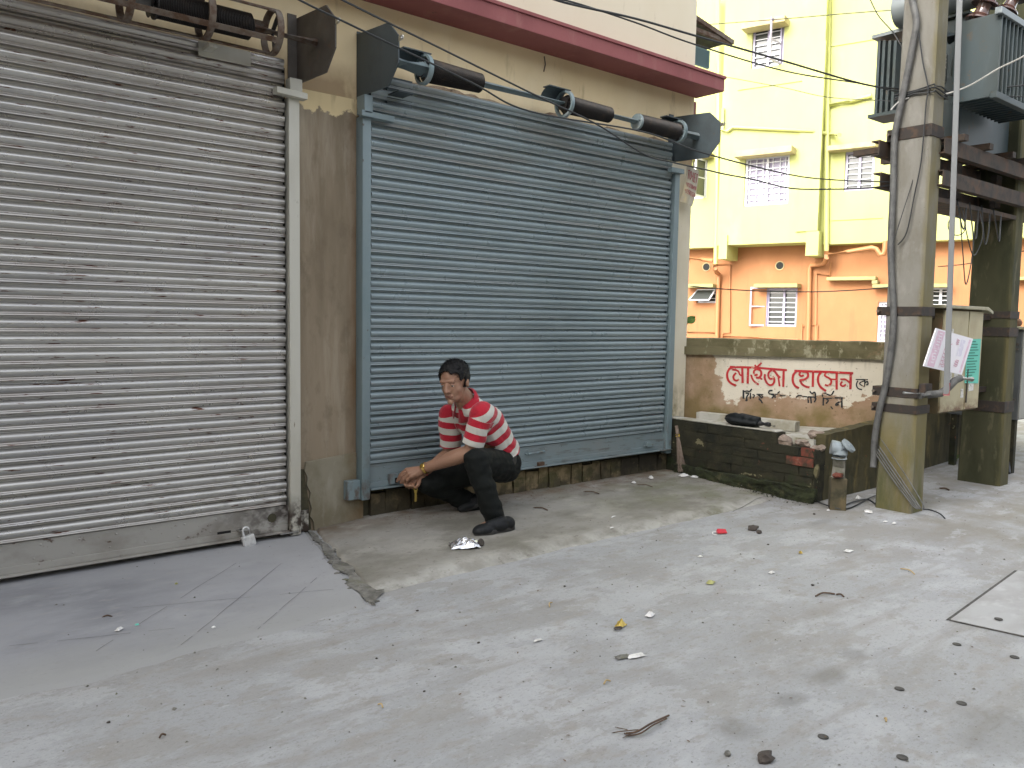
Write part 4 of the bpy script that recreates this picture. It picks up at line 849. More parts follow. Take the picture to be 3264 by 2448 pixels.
# moss and leaf litter along its foot
mat('leaf_green', (0.075, 0.15, 0.022), [dict(c=(0.12, 0.20, 0.04), s=60, lo=.45, hi=.65)], rough=.6)
mat('leaf_pale', (0.36, 0.36, 0.14), [dict(c=(0.26, 0.25, 0.10), s=40, lo=.45, hi=.65)], rough=.8)
mat('leaf_brown', (0.14, 0.085, 0.045), [dict(c=(0.09, 0.055, 0.03), s=40, lo=.45, hi=.65)], rough=.85)
def leaf_poly(b, c, d, up, L, Wd, curl=.3):
    d = Vector(d).normalized(); up = Vector(up).normalized(); s_ = d.cross(up).normalized(); up = s_.cross(d)
    r = [(0, .06), (.25, .42), (.5, .5), (.75, .36), (1, .03)]; pts = []
    for t, w_ in r:
        m_ = Vector(c)+d*L*t+up*L*curl*(t-t*t)
        pts += [m_+s_*Wd*w_+up*Wd*.15, m_, m_-s_*Wd*w_+up*Wd*.15]
    b.add(pts, [(i*3+j, i*3+j+1, i*3+3+j+1, i*3+3+j) for i in range(4) for j in range(2)])
mm = MB()
for k in range(500):
    y = random.uniform(2.88, 4.12); x = 5.06-abs(random.gauss(0, .045))*(1.0+.5*(y < 3.4)); a = random.uniform(0, 6.28)
    leaf_poly(mm, (x, y, .012+random.uniform(0, .03)*(x > 5.02)), (math.cos(a), math.sin(a), random.uniform(.2, 1.2)), (0, 0, 1), random.uniform(.008, .022), random.uniform(.006, .012))
o = tag(mm.build('moss', 'moss_green'), 'green moss tufts along the foot of the low brick block', 'moss', kind='stuff')
mm = MB()
for k in range(1500):
    r_ = random.random()
    if r_ < .5: x, y = random.uniform(2.4, 5.05), 4.16-abs(random.gauss(0, .16))
    elif r_ < .75: x, y = 5.0-abs(random.gauss(0, .25)), random.uniform(2.9, 4.1)
    else: x, y = random.uniform(1.5, 7.5), random.uniform(.9, 3.9)
    z = .0375 if (y > 3.2 and x > left_edge(y)+.05 and x < 5.05) else .003
    a = random.uniform(0, 6.28); L2 = random.uniform(.004, .016)
    leaf_poly(mm, (x, y, z), (math.cos(a), math.sin(a), .05), (0, 0, 1), L2, L2*random.uniform(.15, .5), .1)
tag(mm.build('leaf_crumbs', 'leaf_brown'), 'brown crumbs of dry leaf scattered along the shutter foot and road', 'leaf litter', kind='stuff')
mm = MB()
for k in range(1400):
    x, y = random.uniform(.1, 7.5), random.uniform(.7, 4.1)
    if y > 3.1 and x < 5: 
        if random.random() < .5: continue
    r = abs(random.gauss(0, .0022))+.001; z = .038 if (y > 3.2 and x > left_edge(y)+.05 and x < 5.05) else (.008 if (y > 3.05 and x < left_edge(y)) else .0)
    c = Vector((x, y, z+r*.3)); mm.add([c+Vector((r*math.cos(a)*random.uniform(.7, 1.3), r*math.sin(a), random.uniform(-.3, .3)*r)) for a in (0, 1.6, 3.1, 4.7)]+[c+Vector((0, 0, r*.8))], [(0, 1, 4), (1, 2, 4), (2, 3, 4), (3, 0, 4)])
tag(mm.build('grit', 'rubble'), 'fine grit strewn over the road and aprons', 'grit', kind='stuff')
def weed(px, py, z, n, L, label, m='leaf_green', y=None):
    p = oz(px, py, z) if y is None else oy(px, py, y); t = thing('weed', label, 'plant', p)
    for k in range(n):
        b = MB(); a = k*2.4+.3; h = L*random.uniform(.5, 1); tip = p+Vector((math.cos(a)*L*.35, math.sin(a)*L*.35, h)); b.tube([p, p.lerp(tip, .5)+Vector((0, 0, h*.12)), tip], .0018, 5); b.build('stem', m, t)
        b = MB(); leaf_poly(b, tip, (math.cos(a), math.sin(a), .3), (0, 0, 1), L*.55, L*.36); b.build('leaf', m, t)
weed(2310, 1500, .10, 5, .06, 'tiny bright green weed sprouting from the mossy block'); weed(2578, 1596, .01, 3, .035, 'small green seedling at the broken corner of the block'); weed(3045, 1478, .0, 6, .08, 'green weed tuft growing between the two concrete poles')
lv = thing('creeper_leaf', 'single green leaf poking out past the shop corner', 'plant', oy(2196, 1030, 4.30))
b = MB(); p0 = oy(2192, 1032, 4.32); b.tube([p0+Vector((-.05, .05, -.1)), p0], .003, 6); b.build('stem', 'leaf_green', lv)
b = MB(); leaf_poly(b, p0, (.55, -.35, .62), (-.6, -.5, .4), .085, .075); b.build('leaf', 'leaf_green', lv)

# ================================================================ folded umbrella on the block
mat('black_cloth', (0.006, 0.008, 0.009), [dict(c=(0.011, 0.014, 0.015), s=14, lo=.45, hi=.65)], rough=.6, spec=.3, bumps=[((30, 30, 60), .3, .004)])
mat('black_plastic', (0.012, 0.012, 0.013), rough=.35)
ua = ox(2312, 1352, 5.14); ub = ox(2445, 1371, 5.14); ua.z = ub.z = .494
um = thing('umbrella', 'black folding umbrella lying on the low brick block', 'umbrella', (ua+ub)/2)
dd = (ub-ua); x_, y_, z_ = frame(dd); 
if y_.z < 0: y_ = -y_
b = MB(); N, n = 44, 40
for i in range(N+1):
    t = i/N; rr = .020+.044*math.sin(min(1, t*2.4)*math.pi/2)*(1-.55*max(0, (t-.35)/.65)**1.2); rr *= (1 if t > .04 else .55+11*t)
    for j in range(n):
        a = 2*math.pi*j/n; k = 1+.16*math.cos(5*a+2.2*t)+.10*nz((t*7, a, 0), 1.2, 3)
        b.v.append(tuple(ua+dd*t*.80+x_*math.cos(a)*rr*k+y_*(math.sin(a)*rr*.78*k+.006)))
for i in range(N):
    for j in range(n): b.f.append((i*n+j, i*n+(j+1) % n, (i+1)*n+(j+1) % n, (i+1)*n+j)); b.fm.append(0)
b.f += [tuple(range(n)), tuple(N*n+j for j in range(n))]; b.fm += [0, 0]
b.build('folded_canopy', 'black_cloth', um, smooth=85)
b = MB(); b.lathe(ua+dd*.79-y_*.004, dd.normalized(), [(0, .017), (.012, .019), (.03, .016), (.05, .010), (.062, .014), (.085, .018), (.098, .015), (.104, .002)], 16); b.build('handle', 'black_plastic', um, smooth=40)
b = MB(); e_ = ua+dd*.79+dd.normalized()*.10-y_*.012; b.tube(spline([e_, e_+dd.normalized()*.015+y_*.002, e_+dd.normalized()*.035-y_*.002, e_+dd.normalized()*.040+y_*.006, e_+dd.normalized()*.026+y_*.004], 5), .0022, 6); b.build('wrist_strap', 'black_plastic', um)
b = MB(); pts = [ua+dd*(.08+.7*t)+y_*(.034-.016*t)+x_*(-.012) for t in np.linspace(0, 1, 8)]; b.tube(pts, .0035, 6); b.build('closing_rib', 'black_plastic', um)

# ================================================================ broom leaning in the corner
mat('broom_fibre', (0.24, 0.185, 0.145), [dict(c=(0.14, 0.10, 0.075), s=(120, 120, 8), lo=.45, hi=.65), dict(c=(0.34, 0.28, 0.23), s=(160, 160, 6), lo=.58, hi=.7, a=.7)], rough=.9)
mat('yellow_tape', (0.62, 0.42, 0.04), rough=.5)
bt = oz(2157, 1505, .037); bh = ox(2161, 1358, 5.075); bh = Vector((5.085, 4.12, bh.z)); bt = Vector((5.062, 4.035, .038))
br = thing('stick_broom', 'bundled stick broom with yellow tape leaning against the block', 'broom', bt)
b = MB(); ax = (bh-bt); X2, Y2, _ = frame(ax)
for k in range(150):
    a = random.uniform(0, 6.28); r0 = math.sqrt(random.random()); f_ = .040*r0; c_ = .013*r0
    off = X2*math.cos(a)+Y2*math.sin(a)
    b.tube([bt+off*f_*random.uniform(.9, 1.15)+Vector((0, 0, random.uniform(0, .025))), bt+ax*.35+off*f_*.62, bt+ax*.72+off*c_, bh+off*c_], [.0011, .0014, .0016, .0016], 4)
o = b.build('bristles', 'broom_fibre', br); o['kind'] = 'stuff'
b = MB(); b.cyl(bt+ax*.70, bt+ax*1.0, .0145, .0150, 14); b.build('bound_handle', 'broom_fibre', br, smooth=True)
b = MB(); b.cyl(bt+ax*.765, bt+ax*.815, .0185, n=16); b.build('tape_band', 'yellow_tape', br, smooth=True)

# ================================================================ vent pipe on a cement post
mat('brown_post', (0.075, 0.062, 0.035), [dict(c=(0.13, 0.10, 0.05), s=(12, 12, 6), lo=.48, hi=.66), dict(c=(0.035, 0.034, 0.018), s=9, lo=.5, hi=.66)], rough=.95, bumps=[(40, .5, .006)])
mat('cement_pipe', (0.17, 0.165, 0.14), [dict(c=(0.09, 0.088, 0.06), s=12, lo=.46, hi=.64)], rough=.92, bumps=[(40, .4, .004)])
mat('pvc_grey', (0.25, 0.29, 0.31), [dict(c=(0.19, 0.215, 0.22), s=12, lo=.5, hi=.7)], rough=.38)
pp = Vector((5.055, 2.735, 0))
vp = thing('vent_pipe', 'grey plastic pipe elbow on a square brown cement post', 'pipe', pp)
xx = Vector((.80, .60, 0)); yy_ = Vector((-.60, .80, 0))
b = MB(); b.obox(pp+Vector((0, 0, .10)), (xx, yy_, (0, 0, 1)), (.047, .050, .11)); b.build('post', 'brown_post', vp, bevel=.006)
b = MB(); b.cyl(pp+Vector((.004, .004, .20)), pp+Vector((.01, .004, .345)), .046, .043, 22); b.build('cement_pipe', 'cement_pipe', vp, smooth=True)
b = MB(); top = pp+Vector((.01, .004, .335)); b.tube([top, top+Vector((0, 0, .03)), top+Vector((0, 0, .055))], [.050, .050, .048], 24); b.build('socket', 'pvc_grey', vp, smooth=40)
b = MB(); dl = Vector((-.30, .78, .25)).normalized(); dl = (-CR*.85+Vector((0, 0, .40))+CF*.25).normalized(); c0 = top+Vector((0, 0, .040)); b.tube(spline([c0, c0+Vector((0, 0, .022))+dl*.012, c0+dl*.062+Vector((0, 0, .012))], 6), [.046]*13, 22); b.build('side_branch', 'pvc_grey', vp, smooth=50)
b = MB(); du = (CR*.62+Vector((0, 0, .72))-CF*.45).normalized(); b.cyl(c0, c0+du*.065, .042, n=24); b.build('upper_branch', 'pvc_grey', vp, smooth=40)
b = MB(); b.lathe(c0+du*.060, du, [(0, .048), (.004, .051), (.022, .051), (.024, .046), (.022, .040), (.022, 0)], 24); cap = b.build('screw_cap', 'pvc_grey', vp, smooth=40)
b = MB(); xa_, ya_, _ = frame(du); b.obox(c0+du*.084+xa_*.012, (xa_, ya_, du), (.006, .010, .004)); b.build('cap_lug', 'pvc_grey', cap); b = MB(); b.obox(c0+du*.084-xa_*.014, (xa_, ya_, du), (.006, .010, .004)); b.build('cap_lug', 'pvc_grey', cap)
tag(lump('brick_chunk', 'red_brick', pp+Vector((-.045, -.02, .232)), (.046, .030, .018), None, 4, .4, 2, smooth=False), 'broken pinkish brick chunk resting on the cement post', 'brick')
MATS['red_brick'].name = 'red_brick'

# ================================================================ concrete electricity poles
mat('pole_concrete', (0.19, 0.182, 0.158), [
    dict(c=(0.155, 0.145, 0.118), s=(7, 7, 3), lo=.44, hi=.64, d=7), dict(c=(0.24, 0.23, 0.205), s=(12, 12, 6), lo=.55, hi=.7, a=.7),
    dict(c=(0.145, 0.118, 0.042), s=(7, 7, 1.6), lo=.32, hi=.56, d=7, a=.95, m=[('z', .95, .45, .5, 4.0)]),
    dict(c=(0.070, 0.074, 0.026), s=(8, 8, 2.5), lo=.36, hi=.58, d=7, a=.9, m=[('z', .70, .15, .4, 4.0)]),
    dict(c=(0.15, 0.125, 0.045), s=(5, 5, 1.2), lo=.34, hi=.58, a=.8, m=[('y', 2.405, 2.375, .03, 7.0)]),
    dict(c=(0.10, 0.09, 0.07), s=(50, 50, 40), lo=.66, hi=.72, a=.7)], rough=.93, bumps=[((30, 30, 20), .4, .005), (90, .4, .002)])
mat('pole_mossy', (0.046, 0.046, 0.022), [
    dict(c=(0.026, 0.029, 0.012), s=(7, 7, 2), lo=.44, hi=.64, d=7), dict(c=(0.16, 0.14, 0.085), s=(9, 9, 3), lo=.58, hi=.72, a=.7),
    dict(c=(0.11, 0.092, 0.035), s=(7, 7, 1.6), lo=.40, hi=.62, a=.7, m=[('y', 2.425, 2.395, .03, 6.0)])], rough=.95, bumps=[((30, 30, 20), .4, .005)])
mat('strap_iron', (0.032, 0.026, 0.022), [dict(c=(0.065, 0.040, 0.026), s=20, lo=.5, hi=.66)], rough=.75, metal=.2)
mat('rust_channel', (0.050, 0.036, 0.026), [dict(c=(0.085, 0.045, 0.025), s=9, lo=.46, hi=.66), dict(c=(0.028, 0.022, 0.018), s=12, lo=.5, hi=.65)], rough=.8, metal=.15)
mat('black_cable', (0.020, 0.022, 0.023), rough=.5)
mat('grey_cable', (0.105, 0.105, 0.10), [dict(c=(0.06, 0.06, 0.058), s=16, lo=.45, hi=.65)], rough=.6)
mat('white_cable', (0.36, 0.35, 0.32), rough=.6)
def pole(name, label, x0, x1, y0, y1, m, bands):
    cx, cy_ = (x0+x1)/2, (y0+y1)/2; t = thing(name, label, 'pole', (cx, cy_, 0), 'concrete poles carrying the transformer')
    b = MB(); zs = [-.05]+[i*.35 for i in range(1, 24)]; ch = .014; n = 8
    def sec(z):
        s = 1-.030*z; hx, hy = (x1-x0)/2*s, (y1-y0)/2*s
        return [(cx+sx, cy_+sy2, z) for sx, sy2 in ((-hx, -hy+ch), (-hx+ch, -hy), (hx-ch, -hy), (hx, -hy+ch), (hx, hy-ch), (hx-ch, hy), (-hx+ch, hy), (-hx, hy-ch))]
    for z in zs: b.v += [(x+.002*nz((x, y, z), 5, 1), y+.002*nz((x, y, z), 5, 2), z) for x, y, z in sec(z)]
    for i in range(len(zs)-1):
        for j in range(n): b.f.append((i*n+j, i*n+(j+1) % n, (i+1)*n+(j+1) % n, (i+1)*n+j)); b.fm.append(0)
    b.build('shaft', m, t)
    for (z, h, o) in bands:
        s = 1-.030*z; hx, hy = (x1-x0)/2*s+.006, (y1-y0)/2*s+.006; b = MB(); q = []
        for zz in (z-h/2, z+h/2): q += [(cx-hx-o, cy_-hy, zz), (cx+hx, cy_-hy, zz), (cx+hx, cy_+hy+.05, zz), (cx-hx-o, cy_+hy+.05, zz)]
        b.add(q, [(3, 2, 1, 0), (4, 5, 6, 7), (0, 1, 5, 4), (1, 2, 6, 5), (2, 3, 7, 6), (3, 0, 4, 7)]); s_ = b.build('strap', 'strap_iron', t, bevel=.002)
        b = MB(); b.cyl((cx-hx-o-.03, cy_+hy+.03, z), (cx-hx-o+.02, cy_+hy+.03, z), .010, n=8); b.build('strap_bolt', 'rusty_steel', s_)
    return t
zp = lambda py, dp=5.35: CAM_H-(py-1040)/2600*dp
p1 = pole('electricity_pole', 'grey concrete pole with a thick cable strapped up its side', 5.31, 5.49, 2.37, 2.61, 'pole_concrete', [(zp(996), .058, .0), (zp(1252), .062, .0), (zp(1304), .055, .0), (zp(445), .075, .0)])
p2 = pole('electricity_pole', 'dark mossy concrete pole behind the cream meter cabinet', 6.81, 6.99, 2.385, 2.695, 'pole_mossy', [(zp(1003, 6.35), .055, .0), (zp(1056, 6.35), .07, .0), (zp(1290, 6.35), .085, .0)])
def cable(name, label, pts, r, m='black_cable', grp=None, n=6, sm=6):
    b = MB(); b.tube(spline(pts, sm), r, n); o = b.build(name, m, None, smooth=True, loc=pts[0]); return tag(o, label, 'cable', grp)
XP = 5.285
cable('pole_cable', 'thick grey cable snaking down the side of the grey concrete pole', [ox(*p, XP+.005*math.sin(i*2.1)) for i, p in enumerate([(2900, -60), (2908, 0), (2921, 70), (2908, 150), (2893, 230), (2868, 348), (2851, 447), (2847, 597), (2840, 760), (2842, 880), (2848, 983), (2846, 1060), (2839, 1122), (2822, 1230), (2804, 1303), (2789, 1393), (2785, 1465), (2783, 1490)])], .021, 'grey_cable', n=10)
cable('earth_wire', 'thin dark wire running down the upper face of the grey pole', [ox(*p, XP+.004) for p in [(2915, 0), (2925, 80), (2942, 200), (2958, 280), (2952, 330), (2945, 420), (2935, 520), (2915, 620), (2890, 740), (2862, 780)]], .0045)
for k, (dx, r) in enumerate(((0, .0045), (7, .0035), (14, .005), (22, .004), (40, .003))):
    cable('stay_wire', 'twisted stay wire slanting across the foot of the grey pole', [ox(2787+dx*.4, 1440-dx*1.2, XP-.004*k), ox(2840+dx, 1520-dx*.4, XP-.012), ox(2905+dx*.8, 1606-dx*.2, XP-.020-.004*k), ox(2925+dx*.5, 1622, XP-.030)], r, 'grey_cable', 'stay wires at the foot of the grey pole')
q = oz(2941, 1623, .006); cable('ground_wire', 'short black wire end curling on the road from the grey pole', [q, oz(2965, 1625, .008), oz(2995, 1637, .02), oz(3012, 1652, .006)], .0042)
cable('ground_wire', 'black wire lying on the ground beside the cement post', [oz(2690, 1612, .006), oz(2720, 1600, .012), oz(2765, 1592, .008), oz(2800, 1612, .006), oz(2832, 1618, .006)], .005)
cable('ground_wire', 'black wire tangle end between the post and the grey pole', [oz(2600, 1595, .008), oz(2640, 1612, .02), oz(2700, 1622, .006), oz(2770, 1588, .012), oz(2790, 1580, .01)], .0045)
# loose wire coil tied on the pole
b = MB()
for k in range(3):
    z0 = zp(318+k*9); s = 1-.03*z0; hx, hy = .09*s+.012, .12*s+.012; c = Vector((5.40, 2.49, z0))
    b.tube([c+Vector((hx*sx, hy*sy2, .012*math.sin(i*1.7+k))) for i, (sx, sy2) in enumerate(((-1, -1), (0, -1), (1, -1), (1, 0), (1, 1), (0, 1), (-1, 1), (-1, 0), (-1, -1)))], .005, 6)
b.build('wire_binding', 'black_cable', p1)

# ================================================================ transformer on its steel frame
mat('transformer_green', (0.036, 0.054, 0.058), [dict(c=(0.036, 0.048, 0.046), s=(5, 5, 2), lo=.44, hi=.64), dict(c=(0.055, 0.075, 0.08), s=(9, 9, 3), lo=.56, hi=.7, a=.7), dict(c=(0.07, 0.05, 0.03), s=16, lo=.62, hi=.7, a=.7)], rough=.55, bumps=[(30, .1, .003)])
mat('porcelain_brown', (0.085, 0.042, 0.032), rough=.18, coat=.5)
mat('pale_steel', (0.20, 0.225, 0.23), rough=.5, metal=.2)
mat('nameplate', (0.11, 0.115, 0.10), [dict(c=(0.34, 0.33, 0.28), s=(30, 30, 46), lo=.56, hi=.60)], rough=.4)
tr = thing('transformer', 'dark green pole mounted transformer with cooling fins and brown bushings', 'transformer', (6.2, 2.7, 2.4))
TX0, TX1, TY0, TY1 = 5.93, 6.80, 2.47, 2.76
tz0 = 2.46; tz1 = ox(2990, 72, TX0).z
b = MB(); b.box((TX0, TY0, tz0), (TX1, TY1, tz1)); b.build('tank', 'transformer_green', tr, bevel=.012)
b = MB(); b.box((TX0-.03, TY0-.04, tz1+.001), (TX1+.03, TY1+.03, tz1+.02)); b.build('tank_lid', 'transformer_green', tr, bevel=.004)
c = ox(3052, 20, TX0+.05); b = MB(); b.lathe((TX0-.02, 2.52, c.z+.05), (0, 1, 0), [(-.16, .02), (-.15, .09), (-.12, .115), (.40, .115), (.42, .0)], 22); b.build('conservator', 'pale_steel', tr, smooth=40)
# front radiator bank
fy0, fy1 = 2.14, 2.42; fx0 = oy(3112, 200, 2.28).x; fx1 = oy(3262, 200, 2.28).x; fz0 = oy(3180, 352, 2.28).z; fz1 = oy(3180, 92, 2.28).z
for i in range(13):
    x = fx0+(fx1-fx0)*i/12; b = MB(); b.box((x-.007, fy0, fz0), (x+.007, fy1, fz1)); b.build('cooling_fin', 'transformer_green', tr, bevel=.004)
for z in (fz1, fz0):
    b = MB(); b.box((fx0-.05, fy0-.012, z-.02), (fx1+.02, fy0+.03, z+.02)); b.build('fin_header', 'pale_steel' if z == fz1 else 'transformer_green', tr, bevel=.004)
b = MB(); b.tube([(fx0+.1, fy1-.02, fz1-.05), (fx0+.1, TY0+.03, fz1-.05)], .04, 12); b.build('oil_pipe', 'transformer_green', tr, smooth=True)
b = MB(); q = oy(3080, 150, 2.44); b.tube(spline([oy(3105, 85, 2.40), oy(3090, 130, 2.42), oy(3065, 190, 2.46), oy(3058, 230, 2.5)], 5), .055, 14); b.build('bushing_pocket', 'transformer_green', tr, smooth=True)
# left radiator bank seen past the pole
rx = 5.98
for px in (2806, 2822, 2840, 2858):
    a0, a1 = ox(px, 130, rx), ox(px, 362, rx); b = MB(); b.box((rx-.02, a0.y-.011, a1.z), (rx+.18, a0.y+.011, a0.z)); b.build('cooling_fin', 'transformer_green', tr, bevel=.004)
a0, a1 = ox(2796, 126, rx), ox(2796, 366, rx)
for z in (a0.z+.012, a1.z-.012): b = MB(); b.box((rx-.045, 2.78, z-.012), (rx+.2, a0.y+.02, z+.012)); b.build('fin_header', 'pale_steel' if z > a1.z+.1 else 'transformer_green', tr)
pn = MB(); n0, n1 = ox(2983, 182, TX0-.006), ox(3014, 262, TX0-.006); pn.box((TX0-.012, n1.y, n1.z), (TX0-.002, n0.y, n0.z)); pn.build('nameplate', 'nameplate', tr)
def bushing(px, py, y, tilt, s=1.0):
    c = oy(px, py, y); d = Vector(tilt).normalized(); b = MB(); pr_ = []
    for i in range(3): h = .075*i*s; pr_ += [(h, .032*s), (h+.02*s, .034*s), (h+.022*s, .062*s), (h+.030*s, .060*s), (h+.050*s, .036*s), (h+.07*s, .032*s)]
    b.lathe(c, d, [(-.03*s, .045*s), (-.005, .045*s)]+pr_+[(.235*s, .02*s), (.26*s, .012*s), (.262*s, 0)], 20); b.build('bushing', 'porcelain_brown', tr, smooth=35)
bushing(3112, 80, 2.36, (.16, -.30, 1), 1.35); bushing(3176, 92, 2.30, (.26, -.40, 1), 1.2); bushing(3062, 18, 2.65, (0, 0, 1), .8)
fr = thing('steel_gantry', 'rusty steel channel frame holding the transformer between the poles', 'steel frame', (6.1, 2.5, 2.2))
def chan(y, z, x0, x1, h=.095, d=.045, o=1):
    b = MB(); b.box((x0, y-.004, z-h/2), (x1, y+.004, z+h/2)); b.box((x0, y+.0045*o, z+h/2-.008), (x1, y+d*o, z+h/2)); b.box((x0, y+.0045*o, z-h/2), (x1, y+d*o, z-h/2+.008))
    return b.v and [b]
for (y, z, x0, x1) in ((2.345, 2.36, 5.44, 7.9), (2.345, 2.16, 5.44, 7.9), (2.66, 2.36, 5.22, 7.9), (2.66, 2.16, 5.26, 7.9)):
    for (dy0, dy1, dz0, dz1, nm) in ((-.004, .004, -.048, .048, 'channel_web'), (.0045, .05, .040, .048, 'channel_flange'), (.0045, .05, -.048, -.040, 'channel_flange')):
        b = MB(); b.box((x0, y+dy0, z+dz0), (x1, y+dy1, z+dz1)); b.build(nm, 'rust_channel', fr)
for x in (5.65, 6.05, 6.45, 6.75, 7.15):
    b = MB(); b.box((x-.03, 2.30, 2.412), (x+.03, 3.05, 2.452)); b.build('cross_channel', 'rust_channel', fr)
for (x, y) in ((6.0, 2.5), (6.7, 2.5)): 
    b = MB(); b.box((x-.05, y-.02, 2.1), (x+.05, y+.02, 2.34)); b.build('hanger_plate', 'strap_iron', fr)
b = MB(); b.box((5.44, 2.395, 2.02), (6.85, 2.655, 2.05)); b.build('cable_tray', 'rust_channel', fr)
for k in range(4):
    x = 5.75+k*.2; zb_ = 2.07; pts = [Vector((x, 2.38, 2.06)), Vector((x+.04, 2.36, 1.9-.05*(k % 3))), Vector((x+.12, 2.37, 1.88-.04*(k % 2))), Vector((x+.2, 2.4, 2.04))]
    cable('loop_wire', 'dark wire loop sagging under the transformer frame', pts, .005, 'black_cable', 'wire loops under the transformer frame')
cc = oy(3050, 720, 2.33); b = MB(); b.ring(cc, (-.5, -.8, .1), .062, .0035, 26, 6); tag(b.build('wire_coil', 'black_cable', None, smooth=True, loc=cc), 'small round coil of black wire hanging beside the grey conduit', 'cable')
for k, (x0, x1, s) in enumerate(((5.75, 5.95, .50), (5.8, 6.1, .3))):
    cable('loop_wire', 'dark wire loop sagging under the transformer frame', [Vector((x0, 2.36, 2.0)), Vector((x0+.02, 2.33, 2.0-s*.6)), Vector(((x0+x1)/2, 2.33, 2.0-s)), Vector((x1, 2.34, 2.0-s*.5)), Vector((x1+.03, 2.38, 2.0))], .0038, 'black_cable', 'wire loops under the transformer frame')

# ================================================================ cream meter cabinet, placard, conduit, grey cabinet
mat('cabinet_cream', (0.40, 0.355, 0.225), [dict(c=(0.34, 0.29, 0.175), s=(6, 6, 4), lo=.44, hi=.64), dict(c=(0.12, 0.06, 0.03), s=(16, 16, 12), lo=.66, hi=.72, a=.9), dict(c=(0.14, 0.075, 0.035), s=(10, 10, 14), lo=.40, hi=.60, m=[('z', .71, .655, .05, 9.0)])], rough=.55)
mat('cabinet_side', (0.105, 0.075, 0.035), [dict(c=(0.07, 0.06, 0.03), s=7, lo=.45, hi=.65), dict(c=(0.15, 0.085, 0.04), s=9, lo=.55, hi=.68)], rough=.75)
mat('cabinet_roof', (0.34, 0.32, 0.225), [dict(c=(0.24, 0.22, 0.14), s=9, lo=.45, hi=.65)], rough=.6)
mat('sticker_white', (0.58, 0.57, 0.54), [dict(c=(0.30, 0.29, 0.27), s=(40, 40, 90), lo=.55, hi=.60)], rough=.7)
mat('green_notice', (0.13, 0.50, 0.40), rough=.75)
mat('notice_ink', (0.035, 0.18, 0.14), rough=.8)
CYF = 2.42; cx0 = oy(2996, 1150, CYF).x; cx1 = oy(3120, 1150, CYF).x; cz0 = oy(3050, 1312, CYF).z; cz1 = oy(3050, 985, CYF).z
mc = thing('meter_cabinet', 'cream two door meter cabinet mounted between the concrete poles', 'cabinet', ((cx0+cx1)/2, CYF+.13, cz0))
b = MB(); b.box((cx0, CYF, cz0), (cx1, CYF+.27, cz1)); b.build('body', 'cabinet_side', mc, bevel=.003)
xm = oy(3074, 1150, CYF).x
for (x0, x1) in ((cx0+.006, xm-.004), (xm+.012, cx1-.004)):
    b = MB(); b.box((x0, CYF-.014, cz0+.012), (x1, CYF-.0005, cz1-.012)); dr = b.build('door', 'cabinet_cream', mc, bevel=.003)
    if x0 > xm:
        b = MB(); b.box((x0+.004, CYF-.020, cz0+.06), (x0+.020, CYF-.0145, cz0+.30)); b.build('door_handle', 'strap_iron', dr)
b = MB(); rz = cz1+.002; b.prism([(cx0-.05, CYF-.05, rz), (cx1-.02, CYF-.05, rz), (cx1+.13, CYF-.03, rz-.03), (cx1+.08, CYF+.30, rz-.0), (cx0-.05, CYF+.30, rz)], (0, 0, 1), .022); b.build('roof', 'cabinet_roof', mc, bevel=.004)
for (x0, x1, z0, z1) in ((cx0+.10, cx0+.16, .80, .99), (cx0+.20, cx0+.26, .84, .98), (xm+.06, xm+.14, .76, .93), (cx0+.12, cx0+.15, 1.03, 1.2), (xm-.07, xm-.03, .72, .78)):
    b = MB(); b.box((x0, CYF-.0165, z0), (x1, CYF-.0145, z1), .002); b.build('torn_sticker', 'sticker_white', mc)
for yb in (.72, 1.27): b = MB(); b.box((5.49, 2.47, yb), (cx0, 2.50, yb+.04)); b.build('mounting_bar', 'strap_iron', mc); b = MB(); b.box((cx1, 2.52, yb), (6.83, 2.55, yb+.04)); b.build('mounting_bar', 'strap_iron', mc)
g0, g1 = oy(3086, 1082, CYF-.02), oy(3119, 1222, CYF-.02)
no = thing('green_notice', 'torn green paper notice pasted on the cream cabinet door', 'notice', (g0.x, CYF-.02, g1.z))
b = MB(); b.add([(g0.x, CYF-.0165, g0.z), (g1.x, CYF-.0165, g0.z+.004), (g1.x, CYF-.0165, g1.z), ((g0.x+g1.x)/2, CYF-.0165, g1.z+.006), (g0.x-.01, CYF-.0165, g1.z+.012)], [(0, 1, 2, 3, 4)]); b.prism([(g0.x, CYF-.018, g0.z), (g1.x, CYF-.018, g0.z+.004), (g1.x, CYF-.018, g1.z), (g0.x-.008, CYF-.018, g1.z+.01)], (0, 1, 0), .0012); b.build('paper', 'green_notice', no)
for i in range(15):
    z = g0.z-(g0.z-g1.z)*(i+.8)/16; wdt = (g1.x-g0.x)*(random.uniform(.4, .85)); b = MB(); b.box((g0.x+.008, CYF-.0195, z-.0035), (g0.x+.008+wdt, CYF-.0185, z+.0035)); b.build('printed_line', 'notice_ink', no)
# white placard
mat('placard_white', (0.74, 0.72, 0.76), rough=.6); mat('placard_pink', (0.66, 0.47, 0.57), [dict(c=(0.74, 0.62, 0.70), s=(60, 60, 30), lo=.52, hi=.60)], rough=.7); mat('placard_lilac', (0.60, 0.58, 0.68), [dict(c=(0.72, 0.70, 0.76), s=(60, 60, 40), lo=.52, hi=.60)], rough=.7); mat('placard_ink', (0.60, 0.38, 0.45), rough=.7)
PYL = 2.30; K = [oy(2985, 1046, PYL), oy(3102, 1080, PYL-.03), oy(3063, 1201, PYL-.03), oy(2945, 1167, PYL)]
pc = thing('placard', 'tilted white placard with faded pink print tied behind the grey conduit', 'placard', (K[0]+K[2])/2)
e1 = (K[1]-K[0]); e2 = (K[3]-K[0]); pnrm = e1.cross(e2).normalized(); pnrm = pnrm if pnrm.dot(CF) < 0 else -pnrm
